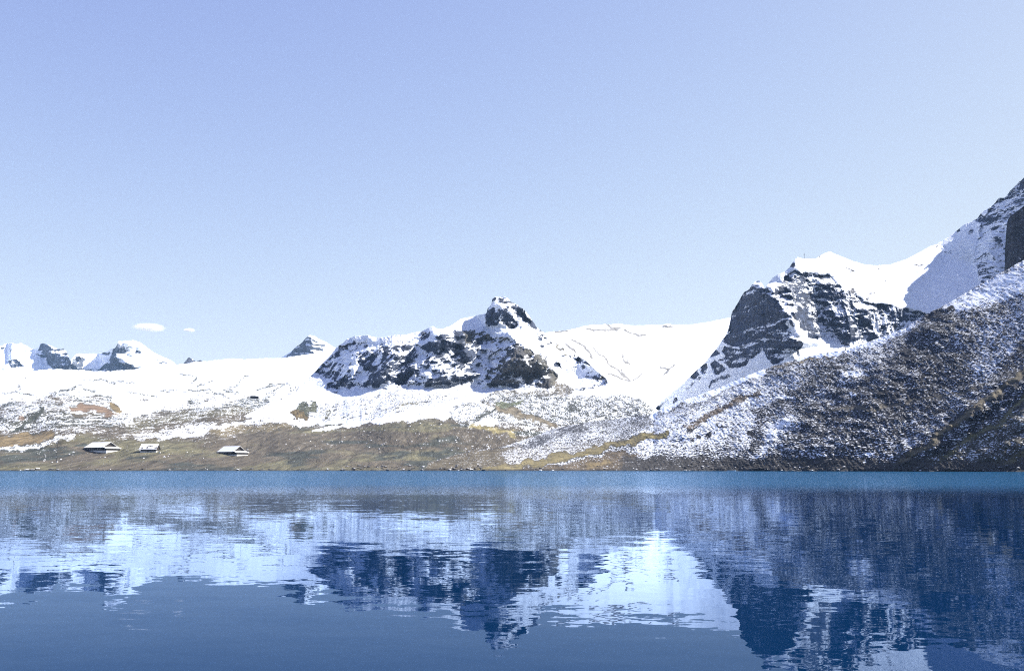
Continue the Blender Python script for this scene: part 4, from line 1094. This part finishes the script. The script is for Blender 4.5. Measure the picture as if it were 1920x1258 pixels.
for (px, py, pt_, lab, arms, foot) in POLES:
    if px in (499, 540): p = Vector([float(c) for c in H.sample(px, py)[0]]); D = H.sample(px, py)[1]
    else: p, D = on_hill(px, py)
    hgt = (py - pt_) / F * D * 1.03
    t = empty('utility_pole', p, R(random.uniform(-12, 12)), lab, 'utility pole', 'power line poles across the hills')
    rr = .15 + .00012 * D
    tube('pole', (0, 0, -1), (0, 0, hgt), rr, rr * .75, M_POLE, t)
    for q in range(arms):
        z = hgt * (.93 - .13 * q)
        boxes('crossarm', [(-1.5, 1.5, -rr - .14, -rr + .04, z - .12, z + .12)], M_POLE, t)
        for x in (-1.3, 1.3): tube('insulator', (x, -rr, z + .12), (x, -rr, z + .5), .10, .07, M_MARK, t, 6)
    if foot: boxes('footing', [(.3, 1.5, -1.2, -.2, -.8, .9)], M_MARK, t)
    if arms == 2:
        for z in (.2, .5, .75): boxes('marker_plate', [(-.9, .1, -rr - .20, -rr - .1, hgt * z, hgt * z + .7)], M_MARK, t)

# ski lift pylon on the shoulder of the right hand slope, summit cross on the ridge
p, D = S.sample(1585, 657); p = Vector([float(c) for c in p]); hgt = 17 / F * D
t = empty('pylon', p, R(10), 'thin steel pylon standing on the crest of the speckled slope under the cliffs', 'pylon')
tube('mast', (0, 0, -1), (-.25, 0, hgt), .38, .2, M_POLE, t)
tube('strut', (1.3, 0, -1.2), (-.1, 0, hgt * .5), .16, .12, M_POLE, t)
boxes('crossarm', [(-1.0, .8, -.35, -.15, hgt * .96, hgt * .96 + .3)], M_POLE, t)
for x in (-.9, .6): tube('wheel', (x, -.5, hgt * .94), (x, -.1, hgt * .94), .3, .3, M_STEEL, t)
p, D = P5.sample(1509, 486); p = Vector([float(c) for c in p]); hgt = 11 / F * D
t = empty('summit_cross', p, 0, 'thin summit cross on the snowy shoulder above the second cliff', 'cross')
boxes('post', [(-.16, .16, -.16, .16, -1, hgt)], M_STEEL, t); boxes('crossbar', [(-1.4, -.17, -.14, .14, hgt * .68, hgt * .68 + .3), (.17, 1.4, -.14, .14, hgt * .68, hgt * .68 + .3)], M_STEEL, t)

# stones
def stone_mesh(seed, mat, flat=.6):
    rr = random.Random(seed)
    bm = bmesh.new(); bmesh.ops.create_icosphere(bm, subdivisions=1, radius=1.0)
    for v in bm.verts:
        v.co *= rr.uniform(.7, 1.2); v.co.z *= flat
    bmesh.ops.bevel(bm, geom=[e for e in bm.edges if rr.random() < .12], offset=.08, segments=1, affect='EDGES')
    me = bpy.data.meshes.new('boulder'); bm.to_mesh(me); bm.free(); me.materials.append(mat)
    return me
def stone_mat(name, base, cap):
    t = NT(name)
    geo = t.n.new('ShaderNodeNewGeometry'); sep = t.node('ShaderNodeSeparateXYZ', {0: geo.outputs['Normal']})
    n = t.noise(geo.outputs['Position'], 2.2, 3)
    f = t.ramp(t.math('ADD', sep.outputs[2], t.math('MULTIPLY', t.math('SUBTRACT', n, .5), 1.2)), cap, cap + .12)
    c = t.mix(f, t.mix(n, (*[q * .6 for q in base], 1), (*[q * 1.5 for q in base], 1)), (.8, .81, .83, 1))
    t.l.new(c, t.b.inputs['Base Color']); t.b.inputs['Roughness'].default_value = .85
    return t.m
M_DARKST = stone_mat('dark wet stone', (.025, .025, .028), .95)
M_GREYST = stone_mat('grey stone', (.09, .088, .084), .75)
M_CAPST = stone_mat('snow capped stone', (.22, .22, .21), .25)
darkm = [stone_mesh(k, M_DARKST, .6) for k in range(4)]
greym = [stone_mesh(10 + k, M_GREYST, .6) for k in range(4)]
capm = [stone_mesh(20 + k, M_CAPST, .7) for k in range(4)]
def stone(L, px, py, size, meshes, label, group):
    q, D = L.sample(px, py)
    o = bpy.data.objects.new('boulder', random.choice(meshes)); C.objects.link(o)
    o.location = (float(q[0]), float(q[1]), float(q[2]) + size * .12)
    o.scale = (size * random.uniform(.8, 1.5), size * random.uniform(.8, 1.3), size * random.uniform(.7, 1.1))
    o.rotation_euler = (random.uniform(-.2, .2), random.uniform(-.2, .2), random.uniform(0, 6.3))
    return tag(o, label, 'boulder', group)
for k in range(95):
    px = random.choice([random.uniform(640, 960), random.uniform(820, 960), random.uniform(20, 640), random.uniform(660, 800)])
    py = 882.2 - random.random() ** 1.6 * (9 if px > 650 else 3)
    where = 'on the grassy left shore below the barns' if px < 480 else 'on the shore under the green slope, right of the barns' if px < 800 else 'on the dark stony point at the toe of the slope'
    stone(H if px < 790 else S, px, py, random.uniform(.7, 2.0), darkm if random.random() < .75 else greym, 'dark boulder at the waterline ' + where, 'dark shore boulders')
for k in range(70):
    px = random.uniform(1000, 1925)
    py = 882.6 - random.random() ** 1.5 * 9
    stone(S, px, py, random.uniform(.6, 1.5), darkm if random.random() < .55 else greym, 'boulder on the dark shore strip ' + ('under the golden grass band' if px < 1250 else 'under the middle of the speckled slope' if px < 1620 else 'at the far right under the speckled slope'), 'boulders under the right hand slope')
rr = random.Random(5)
for k in range(105):
    cx_, cy_, sx_, sy_ = rr.choice([(590, 830, 60, 12), (685, 810, 30, 8), (900, 790, 60, 14), (840, 825, 50, 14), (790, 805, 50, 10), (120, 855, 60, 12), (330, 850, 90, 10), (720, 830, 90, 18), (880, 842, 50, 10)])
    px = min(max(rr.gauss(cx_, sx_ * .6), 5), 985); py = min(max(rr.gauss(cy_, sy_ * .6), 788), 876)
    stone(H, px, py, rr.uniform(.45, 1.15), capm, 'pale snow capped stone ' + ('on the brown ground around the barns' if px < 480 else 'on the green slope right of the barns' if px < 760 else 'on the mottled brown slope below the buttress'), 'snow capped stones on the slope')

# loose stones too many to count, sitting on both slopes
def scatter(L, n, x0, x1, y0, y1, s0, s1, mat, label, seed, dens=None):
    g = np.random.default_rng(seed)
    px = g.uniform(x0, x1, n); py = g.uniform(y0, y1, n)
    j = np.clip(np.searchsorted(L.cx, px), 0, L.nc - 1)
    vv = (L.b[j] - py) / np.maximum(L.b[j] - L.t[j], 1)
    ok = (vv > .01) & (vv < .97)
    if dens is not None: ok &= g.random(n) < dens(px, py)
    i = np.clip((vv * (L.nr - 1)).round().astype(int), 0, L.nr - 1)
    Pn = L.P[i[ok], j[ok]]
    m = len(Pn)
    base = np.array([(1, 0, -.3), (.2, .9, -.3), (-.9, .4, -.3), (-.6, -.8, -.3), (.5, -.8, -.3), (.1, .1, .75)])
    fc = np.array([(0, 1, 5), (1, 2, 5), (2, 3, 5), (3, 4, 5), (4, 0, 5)])
    sz = g.uniform(s0, s1, m) ** 1.0
    an = g.uniform(0, 6.28, m)
    V = np.repeat(base[None], m, 0) * (1 + g.uniform(-.3, .3, (m, 6, 3)))
    c, s_ = np.cos(an)[:, None], np.sin(an)[:, None]
    V = np.stack([V[..., 0] * c - V[..., 1] * s_, V[..., 0] * s_ + V[..., 1] * c, V[..., 2]], -1) * sz[:, None, None] + Pn[:, None]
    Fa = fc[None] + (np.arange(m) * 6)[:, None, None]
    me = bpy.data.meshes.new('loose_stones'); me.from_pydata(V.reshape(-1, 3).tolist(), [], Fa.reshape(-1, 3).tolist()); me.materials.append(mat)
    o = bpy.data.objects.new('loose_stones', me); C.objects.link(o)
    return tag(o, label, 'stones', kind='stuff')
scatter(H, 2600, 0, 1000, 786, 880, .25, .8, M_GREYST, 'small loose grey stones strewn over the green and brown slope', 1)
scatter(S, 9000, 690, 1925, 560, 882, .3, 1.0, stone_mat('dark slope stone', (.03, .03, .033), .8), 'dark stones and tussocks strewn over the speckled hillside', 2, lambda x, y: np.clip((x - 800) / 500, .2, 1))

# small flat driftwood / floating thing at the far shore
p = Vector([float(c) for c in place(1372, 881.5, 715)]); p.z = 0
t = empty('rowing_boat', p, R(8), 'tiny pale blue boat lying low at the far shore under the speckled slope', 'boat')
V = []; n = 9
for i in range(n):
    u = i / (n - 1) * 2 - 1; w = .75 * (1 - abs(u) ** 2.6) + .02; x = u * 3.1; zt = .48 + .14 * u * u
    V += [(x, -w, zt), (x, -w * .7, -.1), (x, w * .7, -.1), (x, w, zt)]
Fc = [(4 * i + q, 4 * i + q + 1, 4 * i + q + 5, 4 * i + q + 4) for i in range(n - 1) for q in range(3)] + [(0, 1, 2, 3), tuple(4 * (n - 1) + q for q in range(4))]
mesh_obj('hull', V, Fc, plain('pale blue paint', (.35, .5, .62), .5, .05), t)
boxes('seat', [(-.8, -.5, -.66, .66, .36, .41)], M_TIMBER, t); boxes('seat', [(.9, 1.2, -.62, .62, .36, .41)], M_TIMBER, t)

# the two small clouds: thin lens shaped bodies of vapour far behind the plateau
def cloud(px, py, w, h, label):
    D = 14000.
    p = place(px, py, D); k = D / F
    bm = bmesh.new(); bmesh.ops.create_icosphere(bm, subdivisions=4, radius=1.0)
    for v in bm.verts:
        n_ = float(vnoise(np.array([v.co.x * 2.2 + px]), np.array([v.co.y * 2.2]), np.array([v.co.z * 2.2]), 3)[0])
        v.co *= 1 + .12 * n_
        v.co.x *= w / 2 * k; v.co.y *= w / 2.6 * k; v.co.z *= h / 2 * k
    me = bpy.data.meshes.new('cloud'); bm.to_mesh(me); bm.free()
    for q in me.polygons: q.use_smooth = True
    t = NT('cloud vapour'); t.n.remove(t.b); m = t.m
    tc = t.n.new('ShaderNodeTexCoord')
    mp = t.n.new('ShaderNodeMapping'); mp.inputs['Scale'].default_value = (2 / (w * k), 2.6 / (w * k), 2 / (h * k)); t.l.new(tc.outputs['Object'], mp.inputs['Vector'])
    ln = t.node('ShaderNodeVectorMath', {0: mp.outputs[0]}, operation='LENGTH')
    nz_ = t.noise(mp.outputs[0], 2.2, 4, .6)
    body = t.ramp(t.math('ADD', ln.outputs['Value'], t.math('MULTIPLY', t.math('SUBTRACT', nz_, .5), .9)), 1.0, .15)
    pv = t.node('ShaderNodeVolumePrincipled', {'Color': (1, 1, 1, 1), 'Density': t.math('MULTIPLY', body, 3.4 / (w / 2.6 * k)), 'Anisotropy': .2})
    t.l.new(pv.outputs[0], t.out.inputs['Volume'])
    me.materials.append(m)
    o = bpy.data.objects.new('cloud', me); C.objects.link(o); o.location = p; o.rotation_euler = (0, R(2), 0)
    return tag(o, label, 'cloud')
cloud(280, 614, 64, 17, 'larger of two small flat white clouds, left, above the far snowy peaks')
cloud(355, 619, 24, 8, 'smaller of two flat white clouds, to the right of the larger one')

# ================================================================== 10. the air
me = bpy.data.meshes.new('haze')
v, f = box_vf(-9500, 9500, -2000, 13000, -7.5, 900)
me.from_pydata(v, [], f)
t = NT('air'); t.n.remove(t.b)
pv = t.node('ShaderNodeVolumePrincipled', {'Color': (.42, .66, 1.0, 1), 'Density': 2.2e-5, 'Anisotropy': 0.0})
t.l.new(pv.outputs[0], t.out.inputs['Volume'])
me.materials.append(t.m)
o = bpy.data.objects.new('haze', me); C.objects.link(o)
tag(o, 'thin blue mountain air over the lake and the hills', kind='stuff')
